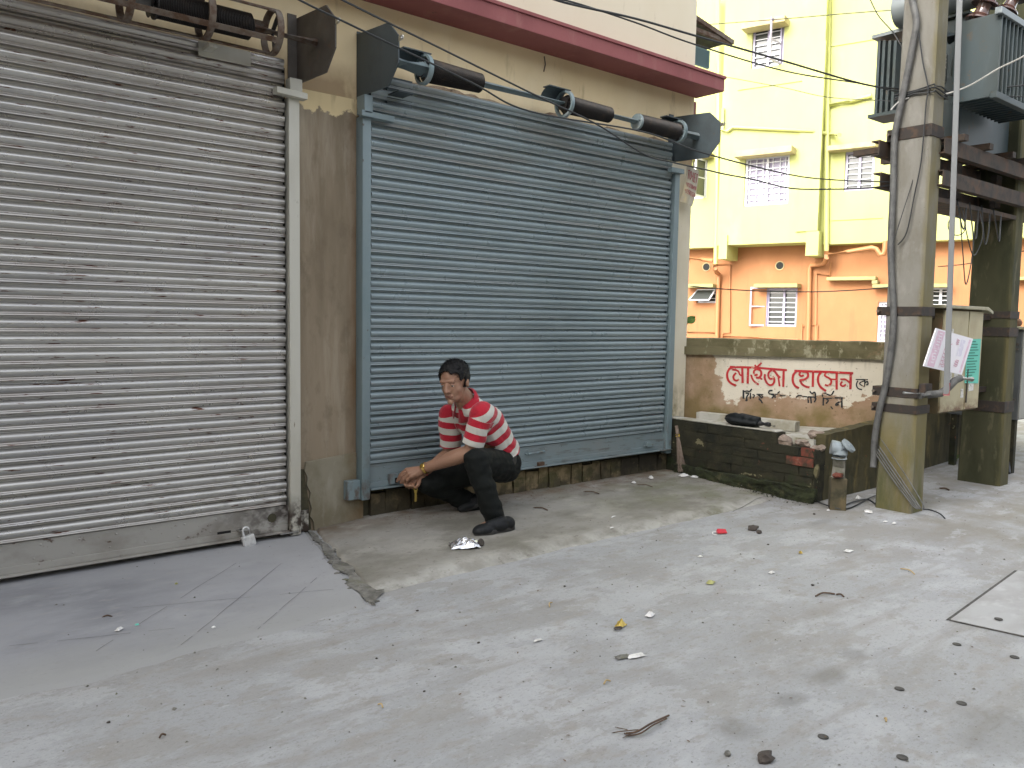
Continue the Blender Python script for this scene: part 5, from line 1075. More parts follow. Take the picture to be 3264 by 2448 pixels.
def pq(s, t, h): return K[0]+e1*s+e2*t+pnrm*h
b = MB(); b.prism([pq(0, 0, 0), pq(1, 0, 0), pq(1, 1, 0), pq(0, 1, 0)], pnrm, -.008); b.build('board', 'placard_white', pc)
for (s0, s1, t0, t1, m, nm) in ((.06, .24, .04, .50, 'placard_pink', 'pink_band'), (.06, .24, .51, .97, 'placard_pink', 'pink_band'), (.90, .95, .05, .95, 'placard_pink', 'pink_stripe'), (.70, .82, .10, .55, 'placard_lilac', 'lilac_panel')):
    b = MB(); b.add([pq(s0, t0, .001), pq(s1, t0, .001), pq(s1, t1, .001), pq(s0, t1, .001)], [(0, 1, 2, 3)]); b.build(nm, m, pc)
ink = MB()
def pl(pts, w=.010):
    for i in range(len(pts)-1):
        a, c = pq(*pts[i], .0022), pq(*pts[i+1], .0022); d = (c-a).normalized(); s_ = d.cross(pnrm)*w/2; ink.add([a-s_, c-s_, c+s_, a+s_], [(0, 1, 2, 3)])
for i in range(6):
    t = .38+.095*i; pl([(.35, t), (.50, t)], .006); pl([(.38, t), (.40, t+.05), (.46, t+.06), (.47, t+.02)], .005)
pl([(.40, .30), (.50, .42)], .006); pl([(.50, .28), (.38, .40)], .006); pl([(.44, .26), (.45, .46)], .006)
for t in (.12, .17, .22): pl([(.58, t), (.66, t+.03), (.60, t+.05)], .006)
for t in (.66, .72, .78): pl([(.72, t), (.80, t), (.78, t+.05), (.70, t+.03)], .006)
pl([(.35, .36), (.35, .95)], .004)
o = ink.build('printed_letters', 'placard_ink', pc); o['kind'] = 'stuff'
w_ = MB()
for (s0, t0, s1, t1) in ((.12, .10, .20, .44),):
    for i in range(5): a = pq(.11, .10+.075*i, .0021); c = pq(.19, .10+.075*i, .0021); w_.bar(a, c, .006, .0006, pnrm); a = pq(.12, .56+.075*i, .0021); c = pq(.19, .56+.075*i, .0021); w_.bar(a, c, .006, .0006, pnrm)
o = w_.build('white_letters', 'placard_white', pc); o['kind'] = 'stuff'
mat('conduit_grey', (0.20, 0.21, 0.215), [dict(c=(0.18, 0.185, 0.19), s=(6, 6, 2), lo=.45, hi=.65)], rough=.5, metal=.1)
cb = oy(3018, 1235, 2.22); ctop = oy(3046, -40, 2.22); cm = Vector((cb.x, 2.22, 0))
co = thing('conduit_pipe', 'slim grey conduit pipe standing up past the transformer', 'pipe', (cb.x, 2.22, cb.z))
b = MB(); b.cyl((cb.x, 2.22, cb.z-.04), (oy(3044, 0, 2.22).x, 2.22, 4.2), .0175, n=14); b.build('pipe', 'conduit_grey', co, smooth=True)
b = MB(); b.cyl((cb.x, 2.22, cb.z-.05), (cb.x, 2.22, cb.z+.03), .0195, n=14); b.build('red_tape', 'red_ledge', co, smooth=True)
ar = thing('clamp_arm', 'bent galvanised pipe arm bolted to the pole strap', 'bracket', oy(2940, 1255, 2.33))
b = MB(); A_ = [oy(2932, 1262, 2.33), oy(2960, 1258, 2.30), oy(2998, 1254, 2.26), oy(3020, 1238, 2.23), oy(3045, 1212, 2.20), oy(3062, 1205, 2.19)]; b.tube(A_, [.022, .024, .024, .023, .023, .022], 12); b.build('arm', 'grey_cable', ar, smooth=50)
b = MB(); b.tube([oy(3060, 1205, 2.19), oy(3098, 1209, 2.17)], [.021, .016], 12); b.build('cable_end', 'white_cable', ar, smooth=True)
b = MB(); b.cyl(oy(2880, 1252, 2.36), oy(2945, 1256, 2.33), .008, n=8); b.build('clamp_bolt', 'bare_steel', ar)
b = MB(); b.obox(oy(2950, 1240, 2.34), ((1, 0, 0), (0, 1, 0), (0, 0, 1)), (.05, .02, .035)); b.build('clamp_block', 'strap_iron', ar, bevel=.004)
mat('grey_cabinet', (0.085, 0.092, 0.092), [dict(c=(0.065, 0.07, 0.07), s=6, lo=.45, hi=.65)], rough=.5); mat('grey_cabinet_lit', (0.26, 0.26, 0.235), rough=.55)  # door gets a paler copy, with the light on that face in its colour
gx = 7.50; gc0 = ox(3190, 1040, gx); 
gz0 = ox(3225, 1338, gx).z; gz1 = ox(3225, 1050, gx).z; gy0 = ox(3250, 1200, gx).y
gc = thing('switch_cabinet', 'dark grey switch cabinet on legs behind the mossy pole', 'cabinet', (gx+.3, gy0+.2, gz0))
b = MB(); b.box((gx, gy0, gz0), (gx+.7, gy0+.55, gz1)); b.build('body', 'grey_cabinet', gc, bevel=.006)
b = MB(); b.box((gx+.01, gy0-.012, gz0+.01), (gx+.69, gy0-.0005, gz1-.01)); b.build('door', 'grey_cabinet_lit', gc, bevel=.003)
b = MB(); b.box((gx-.03, gy0-.04, gz1+.001), (gx+.73, gy0+.58, gz1+.026)); b.build('roof', 'cabinet_roof', gc, bevel=.004)
for z in (gz1-.13, gz1-.17, gz0+.16): b = MB(); b.box((gx-.012, gy0+.02, z), (gx-.0005, gy0+.20, z+.018)); b.build('hinge_rib', 'plate_brown', gc)
for (x, y) in ((gx+.04, gy0+.04), (gx+.64, gy0+.04), (gx+.04, gy0+.5), (gx+.64, gy0+.5)): b = MB(); b.box((x-.025, y-.025, 0), (x+.025, y+.025, gz0)); b.build('leg', 'moss_wall', gc)
for k, (px, py) in enumerate(((3196, 1330), (3212, 1330))):
    a = ox(px, py, gx+.06); cable('riser_cable', 'black riser cable dropping from the grey switch cabinet', [a, a+Vector((.01, -.01, -.2)), Vector((a.x-.02, a.y-.03, .12)), Vector((a.x-.12, a.y-.08, .012))], .014, 'black_cable', 'riser cables under the grey cabinet')
mat('coconut', (0.16, 0.085, 0.05), [dict(c=(0.30, 0.20, 0.14), s=26, lo=.5, hi=.66)], rough=.8)
q = ox(3246, 1032, gx+.08); tag(lump('coconut', 'coconut', (q.x, q.y, gz1+.026+.030), (.028, .028, .034), None, 3, .12, 3), 'small brown coconut on the roof of the grey cabinet', 'coconut')

# ================================================================ overhead wires
def wire(pts, r, label, m='black_cable'):
    P = [od(x, y, t) for x, y, t in pts]; return cable('overhead_wire', label, P, r, m, 'wires strung over the shop front', 6, 8)
G1 = 'black wires strung from the shop side across to the grey pole'
wire([(1700, -30, 3.9), (1800, 8, 4.0), (2020, 58, 4.3), (2210, 112, 4.55), (2500, 195, 4.95), (2740, 265, 5.25), (2860, 283, 5.35), (3040, 290, 5.3), (3264, 272, 5.2), (3400, 255, 5.1)], .0058, 'thick black wire crossing above the red ledge to the grey pole')
wire([(1690, -10, 3.85), (1800, 0, 4.0), (2020, 70, 4.3), (2210, 140, 4.55), (2500, 226, 4.95), (2740, 266, 5.25), (2860, 292, 5.33), (2950, 302, 5.34), (3100, 304, 5.3), (3264, 308, 5.2), (3400, 310, 5.1)], .0042, 'thin black wire crossing just below the thick one above the ledge')
wire([(900, -40, 3.05), (955, 0, 3.1), (1130, 85, 3.3), (1500, 262, 3.7), (1690, 355, 3.95), (2050, 420+0, 4.4), (2240, 487, 4.6), (2500, 553, 4.95), (2640, 572, 5.15), (2835, 580, 5.3)], .0042, 'black wire sagging across the blue shutter to the grey pole')
wire([(1050, -30, 3.1), (1092, 0, 3.15), (1400, 152, 3.5), (1700, 300, 3.85), (1900, 400-5, 4.1), (2050, 490, 4.3), (2140, 516, 4.45), (2250, 541, 4.6), (2310, 555, 4.7), (2400, 572, 4.85), (2520, 600, 5.0), (2640, 603, 5.15), (2760, 600, 5.25), (2838, 590, 5.3)], .0045, 'wavy black wire running below its twin over the blue shutter')
wire([(2200, 912, 5.9), (2300, 921, 6.0), (2440, 928, 6.1), (2600, 930, 6.1), (2750, 923, 5.9), (2840, 915, 5.6)], .0042, 'thin wire strung before the orange wall to the grey pole')
wire([(2260, 78, 9.0), (2500, 60, 8.0), (2700, 43, 7.0), (2850, 32, 6.0)], .004, 'thin wire crossing the yellow wall near the top window')
wire([(2770, -10, 5.6), (2800, 50, 5.5), (2850, 108, 5.3), (2900, 190, 5.25), (2960, 255, 5.25)], .0038, 'thin wire dropping at an angle onto the grey pole')
wire([(2838, 352, 5.2), (2870, 322, 5.2), (2930, 305, 5.2), (2975, 309, 5.2), (3040, 292, 5.15), (3100, 268, 5.1), (3180, 220, 5.0), (3250, 186, 4.9), (3330, 140, 4.8)], .0052, 'pale grey wire rising from the grey pole past the cooling fins', 'white_cable')
wire([(2250, 235, 8.0), (2350, 252, 7.4), (2500, 280, 6.8), (2640, 310, 6.2), (2840, 322, 5.4)], .003, 'faint thin wire crossing below the yellow window band')
wire([(2845, 780, 5.2), (2870, 700, 5.2), (2905, 590, 5.2), (2930, 500, 5.2), (2960, 420, 5.2)], .003, 'fine wire trailing down the middle of the grey pole')
wire([(2990, 850, 6.9), (3100, 838, 6.8), (3264, 800, 6.5), (3330, 790, 6.4)], .004, 'thin wire behind the mossy pole before the orange wall')

# ================================================================ TO-LET board by the corner
mat('sign_board', (0.50, 0.46, 0.36), [dict(c=(0.62, 0.48, 0.20), m=[('x', 5.16, 5.10, .02, 9.0)], a=.8), dict(c=(0.42, 0.38, 0.31), s=9, lo=.45, hi=.65)], rough=.7)
mat('sign_ink', (0.34, 0.055, 0.07), rough=.8)
sg = thing('to_let_sign', 'curled cream TO-LET board hung on the pier under the shutter end plate', 'sign', oy(2200, 600, 4.16))
S = [oy(2190, 528, 4.16), oy(2228, 545, 4.13), oy(2206, 658, 4.13), oy(2168, 642, 4.16)]
NU = 10
def sgp(s, t, h=0):
    CB = .010
    a = S[0].lerp(S[1], s); c = S[3].lerp(S[2], s); p = a.lerp(c, t); return p+Vector((0, -CB*math.sin(math.pi*min(1, s*1.6))-.012*math.sin(math.pi*t)-h, 0))
b = MB()
for j in range(NU+1):
    for i in range(NU+1): b.v.append(tuple(sgp(i/NU, j/NU)))
for j in range(NU+1):
    for i in range(NU+1): b.v.append(tuple(sgp(i/NU, j/NU, -.003)))
nn = (NU+1)**2
for j in range(NU):
    for i in range(NU):
        k = j*(NU+1)+i; b.f += [(k, k+1, k+NU+2, k+NU+1), (nn+k, nn+k+NU+1, nn+k+NU+2, nn+k+1)]; b.fm += [0, 0]
b.build('board', 'sign_board', sg, smooth=True)
GL = {'T': [[(0, 0), (1, 0)], [(.5, 0), (.5, 1)]], 'O': [[(.5, 0), (0, .25), (0, .75), (.5, 1), (1, .75), (1, .25), (.5, 0)]], '-': [[(.1, .5), (.9, .5)]], 'L': [[(0, 0), (0, 1), (1, 1)]], 'E': [[(1, 0), (0, 0), (0, 1), (1, 1)], [(0, .5), (.8, .5)]],
      '9': [[(1, .45), (.3, .5), (0, .25), (.5, 0), (1, .2), (.9, 1)]], '8': [[(.5, 0), (.1, .2), (.9, .7), (.5, 1), (.1, .7), (.9, .2), (.5, 0)]], '3': [[(0, 0), (1, .1), (.4, .45), (1, .7), (.5, 1), (0, .9)]], '2': [[(0, .15), (.6, 0), (1, .3), (0, 1), (1, 1)]], '0': [[(.5, 0), (0, .5), (.5, 1), (1, .5), (.5, 0)]], '4': [[(.7, 1), (.7, 0), (0, .65), (1, .65)]], '5': [[(1, 0), (0, 0), (0, .45), (.9, .5), (.8, 1), (0, 1)]], '7': [[(0, 0), (1, 0), (.4, 1)]]}
ik = MB()
def put(txt, s0, s1, t0, t1, w):
    n = len(txt); cw_ = (s1-s0)/n
    for i, ch in enumerate(txt):
        for st in GL.get(ch, []):
            for k in range(len(st)-1):
                a = sgp(s0+cw_*(i+.08+.78*st[k][0]), t0+(t1-t0)*st[k][1], .0025); c = sgp(s0+cw_*(i+.08+.78*st[k+1][0]), t0+(t1-t0)*st[k+1][1], .0025)
                d = (c-a).normalized(); s_ = d.cross(Vector((0, 1, 0)))*w/2; ik.add([a-s_, c-s_, c+s_, a+s_], [(0, 1, 2, 3)])
put('TO-LET', .06, .94, .12, .36, .007); put('9832330490', .06, .96, .46, .57, .0036); put('9735833520', .08, .98, .64, .75, .0036)
o = ik.build('lettering', 'sign_ink', sg); o['kind'] = 'stuff'
b = MB(); b.tube([sgp(.35, .02, .002), oy(2202, 510, 4.16)+Vector((0, 0, .01)), sgp(.8, .02, .002)], .0015, 5); b.build('hanging_wire', 'black_cable', sg)
# ================================================================ litter
mat('foil', (0.66, 0.66, 0.67), [dict(c=(0.50, 0.36, 0.40), s=12, lo=.62, hi=.68)], rough=.20, metal=.85)
mat('foil_gold', (0.50, 0.36, 0.08), rough=.35, metal=.6)
mat('paper_white', (0.66, 0.65, 0.63), [dict(c=(0.52, 0.50, 0.46), s=30, lo=.5, hi=.65)], rough=.8)
mat('plastic_red', (0.50, 0.020, 0.035), rough=.35)
mat('print_red', (0.45, 0.06, 0.08), rough=.6)
mat('stone_dark', (0.055, 0.045, 0.038), [dict(c=(0.10, 0.085, 0.07), s=30, lo=.5, hi=.65)], rough=.9)
mat('twig', (0.10, 0.062, 0.04), [dict(c=(0.055, 0.036, 0.025), s=60, lo=.45, hi=.65)], rough=.9)
mat('straw', (0.42, 0.31, 0.15), rough=.8)
SLZ = .036
def crumple(name, m, p, sx, sy_, h, seed, label, cat, n=9, ang=0.0, group=None):
    b = MB(); ca, sa = math.cos(ang), math.sin(ang)
    for j in range(n+1):
        for i in range(n+1):
            u, v = i/n-.5, j/n-.5; x = u*sx*(1+.25*nz((v*3, seed, 0), 1.1)); y = v*sy_*(1+.25*nz((u*3, seed, 4), 1.1)); e = (1-4*u*u)*(1-4*v*v)
            z = .002+h*(max(0, e)**.6*.45+.55*abs(nz((u*3.1+seed, v*3.1, 0), 1.0, seed))*(.3+.7*e)+.18*abs(nz((u*8+seed, v*8, 0), 1.0, seed+3)))
            b.v.append((p.x+x*ca-y*sa, p.y+x*sa+y*ca, p.z+z))
    for j in range(n):
        for i in range(n): k = j*(n+1)+i; b.f.append((k, k+1, k+n+2, k+n+1)); b.fm.append(0)
    me = b.mesh(name, m, p); o = link(name, me, None, p); return tag(o, label, cat, group)
p = oz(1482, 1742, SLZ)
fw = crumple('foil_wrapper', 'foil', p, .15, .11, .060, 2.3, 'crumpled silver foil wrapper lying in front of the black shoe', 'wrapper', 12, -.5)
b = MB(); q = p+Vector((.055, -.045, .004)); b.lathe(q+Vector((.022, .012, .012)), (.2, -.9, .45), [(0, .02), (.006, .021), (.010, .017), (.010, 0)], 12); b.build('dull_fold', 'stone_dark', fw, loc=None)
def flat(px, py, sx, sy_, m, label, cat='paper', z=0., ang=0., h=.012, nm='paper_scrap', seed=None, grp=None):
    return crumple(nm, m, oz(px, py, z), sx, sy_, h, seed if seed is not None else px*.01, label, cat, 5, ang, grp)
flat(2215, 1520, .085, .055, 'paper_white', 'torn white paper scrap at the foot of the broom', z=SLZ, ang=.4)
flat(2180, 1518, .08, .05, 'paper_white', 'crumpled clear white wrapper beside the broom bristles', 'wrapper', SLZ, -.3, .03, 'plastic_wrapper')
flat(2075, 1525, .05, .03, 'paper_white', 'small white twist of paper before the blue shutter foot', z=SLZ, ang=.9, h=.03)
flat(2320, 1558, .07, .022, 'paper_white', 'narrow white paper strip near the mossy footing', z=.012, ang=.2)
cw2 = flat(2358, 1543, .07, .05, 'paper_white', 'curled white and black wrapper standing at the mossy footing', 'wrapper', .012, .6, .10, 'curled_wrapper', 3.3)
flat(2290, 1527, .07, .03, 'leaf_pale', 'pale yellowed leaf curled by the mossy footing', 'leaf', .03, .3, .03, 'dry_leaf'); flat(2250, 1505, .06, .05, 'leaf_pale', 'ragged pale yellow leaf against the mossy block', 'leaf', .05, .9, .06, 'dry_leaf')
flat(2768, 1632, .075, .045, 'paper_white', 'folded white paper by the foot of the grey pole', z=.003, ang=.5, h=.018)
flat(2704, 1757, .055, .036, 'paper_white', 'clean white paper square on the open road', z=.003, ang=.15, h=.006)
flat(2265, 1858, .055, .035, 'leaf_pale', 'yellowish paper flake on the road before the apron', z=.003, ang=.4)
flat(2232, 1776, .025, .018, 'paper_white', 'tiny white paper crumb between the red plastic and the apron', z=.003)
flat(2552, 1764, .03, .02, 'foil_gold', 'tiny gold foil scrap on the road', 'wrapper', .003, .6, .02, 'foil_scrap')
flat(2460, 1827, .035, .02, 'paper_white', 'small dirty white crumb on the middle of the road', z=.003, h=.018)
flat(2072, 1962, .05, .03, 'paper_white', 'white wrapper corner with a pink streak on the road', 'wrapper', .003, .4, .02, 'wrapper_corner')
flat(2025, 2092, .075, .03, 'paper_white', 'flattened grey and white paper on the road', z=.003, ang=-.2, h=.008); flat(1985, 2095, .06, .03, 'rubble', 'grey mud flake beside the flattened paper', 'mud', .003, -.2, .010, 'mud_flake')
gw = flat(1978, 1996, .05, .034, 'foil_gold', 'gold and black sweet wrapper on the road', 'wrapper', .003, .3, .034, 'sweet_wrapper', 5.1)
b = MB(); q = oz(1970, 2005, .006); b.ring(q+Vector((0, 0, .004)), (0, .2, 1), .014, .004, 16, 6); b.build('dark_curl', 'stone_dark', gw)
flat(1715, 2043, .04, .012, 'paper_white', 'thin white paper sliver on the road', z=.003, h=.012); flat(380, 2008, .035, .02, 'paper_white', 'white paper bit on the smooth apron', z=.010, ang=.8, h=.014); flat(437, 1994, .014, .010, 'green_notice', 'tiny teal paper crumb on the smooth apron', z=.010)
flat(562, 1863, .014, .012, 'leaf_pale', 'tiny orange crumb before the grey shutter', 'crumb', .010, 0, .012, 'crumb'); flat(681, 2002, .014, .010, 'paper_white', 'tiny white crumb near the crack of the smooth apron', 'crumb', .010, 0, .012, 'crumb')
flat(2822, 1664, .03, .02, 'paper_white', 'small white chip beyond the grey pole foot', z=.003); flat(2850, 1670, .03, .018, 'paper_white', 'second small white chip beyond the grey pole foot', z=.003, h=.018)
flat(2640, 1628, .022, .016, 'paper_white', 'white crumb at the foot of the cement post', z=.003); flat(1955, 1648, .05, .012, 'paper_white', 'thin white stick of paper on the dirty apron slab', z=SLZ, ang=.3, h=.008); flat(1950, 1683, .035, .010, 'paper_white', 'short pale paper stub on the apron slab edge', z=SLZ, ang=.1, h=.006)
flat(2020, 1540, .04, .03, 'paper_white', 'creased white scrap near the right end of the blue shutter', z=SLZ, ang=.5, h=.02); flat(2735, 1590, .05, .03, 'paper_white', 'white rag scrap among the wires by the pole', 'rag', .006, .3, .03, 'rag_scrap')
# red plastic piece with a white strand
p = oz(2293, 1700, .003); rp = thing('plastic_piece', 'torn red plastic piece with a white strand on the road', 'plastic', p)
b = MB(); b.add([p+Vector(v) for v in ((-.02, -.01, .004), (.035, -.03, .003), (.04, -.012, .022), (-.005, .012, .026), (-.02, .012, .003))], [(0, 1, 2, 3), (0, 3, 4)]); b.prism([p+Vector(v) for v in ((-.02, -.01, .003), (.03, -.03, .002), (.03, .0, .004))], (0, 0, 1), .006); b.build('red_flap', 'plastic_red', rp)
b = MB(); b.tube(spline([p+Vector((-.02, 0, .01)), p+Vector((-.045, .012, .012)), p+Vector((-.06, -.004, .003)), p+Vector((-.05, -.02, .004))], 5), .0022, 6); b.build('white_strand', 'paper_white', rp)
# stones
for (px, py, r, lab, m) in ((2400, 1690, .028, 'dark clod of mud lying on the road beyond the apron slab', 'stone_dark'), (2440, 2424, .022, 'dark round stone near the drain covers', 'stone_dark'), (2320, 2408, .010, 'small grey pebble beside the dark stone', 'rubble'), (2448, 1737, .006, 'small dark pebble beyond the mud clod', 'stone_dark'), (2590, 1867, .007, 'flat dark chip of stone on the right of the road', 'stone_dark'), (346, 2304, .005, 'lone dark pebble low on the left of the road', 'stone_dark'),
        (1330, 1948, .005, 'dark pebble just outside the apron edge', 'stone_dark'), (1525, 2050, .005, 'dark pebble in the middle foreground of the road', 'stone_dark'), (1200, 2100, .004, 'black grain of stone ahead of the crack corner', 'stone_dark'), (1800, 1870, .005, 'dark chip on the road near the light kerb line', 'stone_dark'), (1352, 2205, .004, 'tiny dark stone alone on the road', 'stone_dark'), (2595, 1640, .008, 'dark pebble before the cement post', 'stone_dark')):
    p = oz(px, py, 0); tag(lump('stone', m, p+Vector((0, 0, r*.45)), (r*1.2, r, r*.7), None, px*.1, .45, 2, smooth=False), lab, 'stone')
p = oz(2412, 1700, 0); tag(lump('stone', 'stone_dark', p+Vector((.01, -.01, .008)), (.02, .014, .012), None, 77, .45, 2, smooth=False), 'smaller crumb of mud against the dark mud clod', 'stone')
# twigs and straws
tw = thing('twig', 'dry forked brown twig lying on the road in the foreground', 'twig', oz(2060, 2320, 0))
for pts, r in (([(1990, 2338, .004), (2030, 2332, .016), (2075, 2306, .020), (2132, 2280, .006)], .0030), ([(1995, 2345, .003), (2040, 2338, .014), (2080, 2312, .018), (2125, 2290, .012)], .0024), ([(1950, 2336, .003), (1990, 2330, .010), (2035, 2326, .014)], .0016), ([(1962, 2318, .003), (2000, 2326, .010)], .0013), ([(1985, 2352, .003), (2012, 2338, .010)], .0013)):
    b = MB(); b.tube(spline([oz(x, y, z) for x, y, z in pts], 5), r, 6); b.build('branch', 'twig', tw, smooth=True)
for (x0, y0, x1, y1, r, m, lab) in ((2870, 1812, 2915, 1830, .003, 'straw', 'pale curved stalk on the road by the drain cover'), (1700, 1718, 1745, 1700, .003, 'leaf_brown', 'brown stalk beside the light concrete kerb line'), (2600, 1900, 2660, 1893, .004, 'twig', 'frayed bit of brown rope on the right of the road'), (2665, 1895, 2690, 1902, .004, 'twig', 'short dark twig end by the frayed rope'), (508, 2352, 528, 2342, .003, 'twig', 'short dark twig at the left of the road'), (1752, 1934, 1760, 1920, .0025, 'straw', 'tiny straw on the road before the apron'), (1925, 2180, 1945, 2170, .0028, 'straw', 'yellow straw in the foreground of the road'), (325, 1968, 358, 1966, .003, 'twig', 'thin dark twig on the smooth apron'), (1205, 2245, 1220, 2255, .0025, 'straw', 'pale straw in the lower middle of the road'), (2250, 1500, 2262, 1482, .003, 'straw', 'pale dry stalk leaning by the broom foot'), (2030, 1545, 2080, 1552, .003, 'twig', 'thin stick on the dirt before the blue shutter'), (1700, 1618, 1745, 1626, .004, 'twig', 'curved dark twig on the apron slab by the man'), (1860, 1567, 1910, 1574, .0035, 'twig', 'thin dark twig near the brick course'), (2995, 1556, 3025, 1562, .006, 'twig', 'dark stick on the ground by the mossy pole'), (2440, 1572, 2480, 1562, .005, 'leaf_brown', 'brown stick at the edge of the mossy footing'), (2820, 2290, 2824, 2300, .003, 'straw', 'short straw among the lifting holes')):
    zz = SLZ if (y0 < 1660 and x0 < 2100) else .002; a, c = oz(x0, y0, zz+.003), oz(x1, y1, zz+.003); md = (a+c)/2+Vector((0, 0, .006)); sd3 = Vector((-(c-a).y, (c-a).x, 0))*.12
    b = MB(); b.tube(spline([a, md+sd3, c], 5), [r]*11, 6); tag(b.build('stalk' if m == 'straw' else 'stick', m, None, smooth=True, loc=a), lab, 'twig')
# ================================================================ the crouching man
mat('skin', (0.32, 0.178, 0.115), [dict(c=(0.28, 0.150, 0.095), s=9, lo=.42, hi=.64, a=.8), dict(c=(0.36, 0.21, 0.145), s=16, lo=.55, hi=.7, a=.6)], rough=.5, bumps=[(120, .15, .0008)])
MATS['skin'].node_tree.nodes['Principled BSDF'].inputs['Subsurface Weight'].default_value = .08
MATS['skin'].node_tree.nodes['Principled BSDF'].inputs['Subsurface Radius'].default_value = (.01, .004, .002)
mat('hair_black', (0.006, 0.0055, 0.0055), [dict(c=(0.014, 0.012, 0.012), s=(90, 90, 40), lo=.5, hi=.66)], rough=.65, spec=.3, bumps=[((160, 160, 60), .8, .004)])
mat('trouser_black', (0.0045, 0.0060, 0.0054), [dict(c=(0.0075, 0.0095, 0.0085), s=7, lo=.45, hi=.65)], rough=.8, spec=.25, bumps=[((14, 14, 10), .35, .012), (160, .2, .001)])
mat('shoe_black', (0.008, 0.009, 0.010), [dict(c=(0.014, 0.015, 0.016), s=40, lo=.5, hi=.65)], rough=.6, spec=.3)
mat('sole_rubber', (0.030, 0.029, 0.027), [dict(c=(0.05, 0.046, 0.042), s=20, lo=.5, hi=.65)], rough=.7)
mat('belt_leather', (0.020, 0.021, 0.022), rough=.4); mat('gold', (0.75, 0.52, 0.16), rough=.22, metal=1.0); mat('brass', (0.42, 0.30, 0.08), rough=.35, metal=.9); mat('eye_white', (0.62, 0.58, 0.52), rough=.25); mat('eye_dark', (0.012, 0.008, 0.006), rough=.2); mat('lip', (0.20, 0.075, 0.06), rough=.45)
RED, WHT = (0.42, 0.004, 0.022), (0.54, 0.525, 0.47)
mat('shirt_red', RED, [dict(c=(0.34, 0.003, 0.018), s=9, lo=.45, hi=.65)], rough=.85, sheen=.2, bumps=[((9, 9, 9), .3, .012)])
mat('striped_shirt', RED, [dict(c=(0.34, 0.003, 0.018), s=9, lo=.45, hi=.65), dict(c=WHT, m=[('wave', 'stripe', 0)])], rough=.85, sheen=.2, bumps=[((22, 22, 9), .35, .010), ((9, 9, 22), .25, .012)])
def ball(bm, c, r, F=None, seg=3):
    res = bmesh.ops.create_icosphere(bm, subdivisions=seg, radius=1.0); c = Vector(c)
    r = r if isinstance(r, (tuple, list)) else (r, r, r); F = F or (Vector((1, 0, 0)), Vector((0, 1, 0)), Vector((0, 0, 1)))
    for v in res['verts']: p = v.co.copy(); v.co = c+F[0]*p.x*r[0]+F[1]*p.y*r[1]+F[2]*p.z*r[2]
def limb(bm, p0, r0, p1, r1, n=18):
    p0, p1 = Vector(p0), Vector(p1); x, y, d = frame(p1-p0); L = (p1-p0).length; rings = []
    prof = [(-r0*math.cos(a), r0*math.sin(a)) for a in np.linspace(.05, math.pi/2, 6)]+[(L+r1*math.sin(a), r1*math.cos(a)) for a in np.linspace(0, math.pi/2-.05, 6)]
    for h, r in prof: rings.append([bm.verts.new(p0+d*h+r*(math.cos(2*math.pi*j/n)*x+math.sin(2*math.pi*j/n)*y)) for j in range(n)])
    for i in range(len(rings)-1):
        for j in range(n): bm.faces.new((rings[i][j], rings[i][(j+1) % n], rings[i+1][(j+1) % n], rings[i+1][j]))
    bm.faces.new(rings[0][::-1]); bm.faces.new(rings[-1])
def blob(name, prims, vox, it, m, parent, disp=None, attr=None, cuts=(), sfac=.5):
    bm = bmesh.new()
    for p in prims:
        if p[0] == 'b': ball(bm, *p[1:])
        else: limb(bm, *p[1:])
    bmesh.ops.recalc_face_normals(bm, faces=bm.faces)
    me = bpy.data.meshes.new('tmp'); bm.to_mesh(me); bm.free(); ob = bpy.data.objects.new('tmp', me); col.objects.link(ob)
    r = ob.modifiers.new('r', 'REMESH'); r.mode = 'VOXEL'; r.voxel_size = vox
    s = ob.modifiers.new('s', 'SMOOTH'); s.factor = sfac; s.iterations = it
    dg = bpy.context.evaluated_depsgraph_get(); out = bpy.data.meshes.new_from_object(ob.evaluated_get(dg)); bpy.data.objects.remove(ob); bpy.data.meshes.remove(me)
    out.name = name; bm = bmesh.new(); bm.from_mesh(out); bm.normal_update()
    if disp:
        for v in bm.verts: v.co += v.normal*disp(v.co, v.normal)
    for (pt, n) in cuts: bmesh.ops.bisect_plane(bm, geom=bm.verts[:]+bm.edges[:]+bm.faces[:], plane_co=pt, plane_no=n, clear_outer=True)
    if attr:
        la = bm.verts.layers.float.new('stripe')
        for v in bm.verts: v[la] = attr(v.co)
    base = wl_of(parent)
    for v in bm.verts: v.co -= base
    bm.to_mesh(out); bm.free(); out.materials.clear(); out.materials.append(MATS[m]); out.polygons.foreach_set('use_smooth', [True]*len(out.polygons))
    return link(name, out, parent)
GZ = .036
J = dict(pel=(1588, 1462, 3.87), wst=(1573, 1412, 3.86), chs=(1532, 1345, 3.85), nck=(1490, 1287, 3.85), hd=(1448, 1216, 3.81),
    Ls=(1536, 1318, 3.68), Rs=(1438, 1320, 4.02), Le=(1500, 1440, 3.73), Lw=(1352, 1493, 3.98), Re=(1432, 1446, 4.06), Rw=(1346, 1517, 4.03),
    Lh=(1598, 1482, 3.79), Rh=(1574, 1484, 3.95), Lk=(1516, 1466, 3.62), La=(1580, 1668, 3.575), Rk=(1362, 1540, 4.03), Ra=(1512, 1612, 4.02))
J = {k: oy(*v) for k, v in J.items()}
man = thing('person', 'man in red and white striped polo and black trousers crouching at the blue shutter lock', 'person', (J['pel'].x, J['pel'].y, GZ))
hf = Vector((-.86, -.40, -.26)).normalized(); hu = Vector((-.22, -.04, .97)); hu = (hu-hu.dot(hf)*hf).normalized(); hl = hu.cross(hf).normalized()
HC = J['hd']; HS = .97
def hp(a, l_, u): return HC+(hf*a+hl*l_+hu*u)*HS
HF = (hf, hl, hu)
def sc(r): return tuple(q*HS for q in r)
up_ = Vector((0, 0, 1))
def px(*a): return oy(*a)
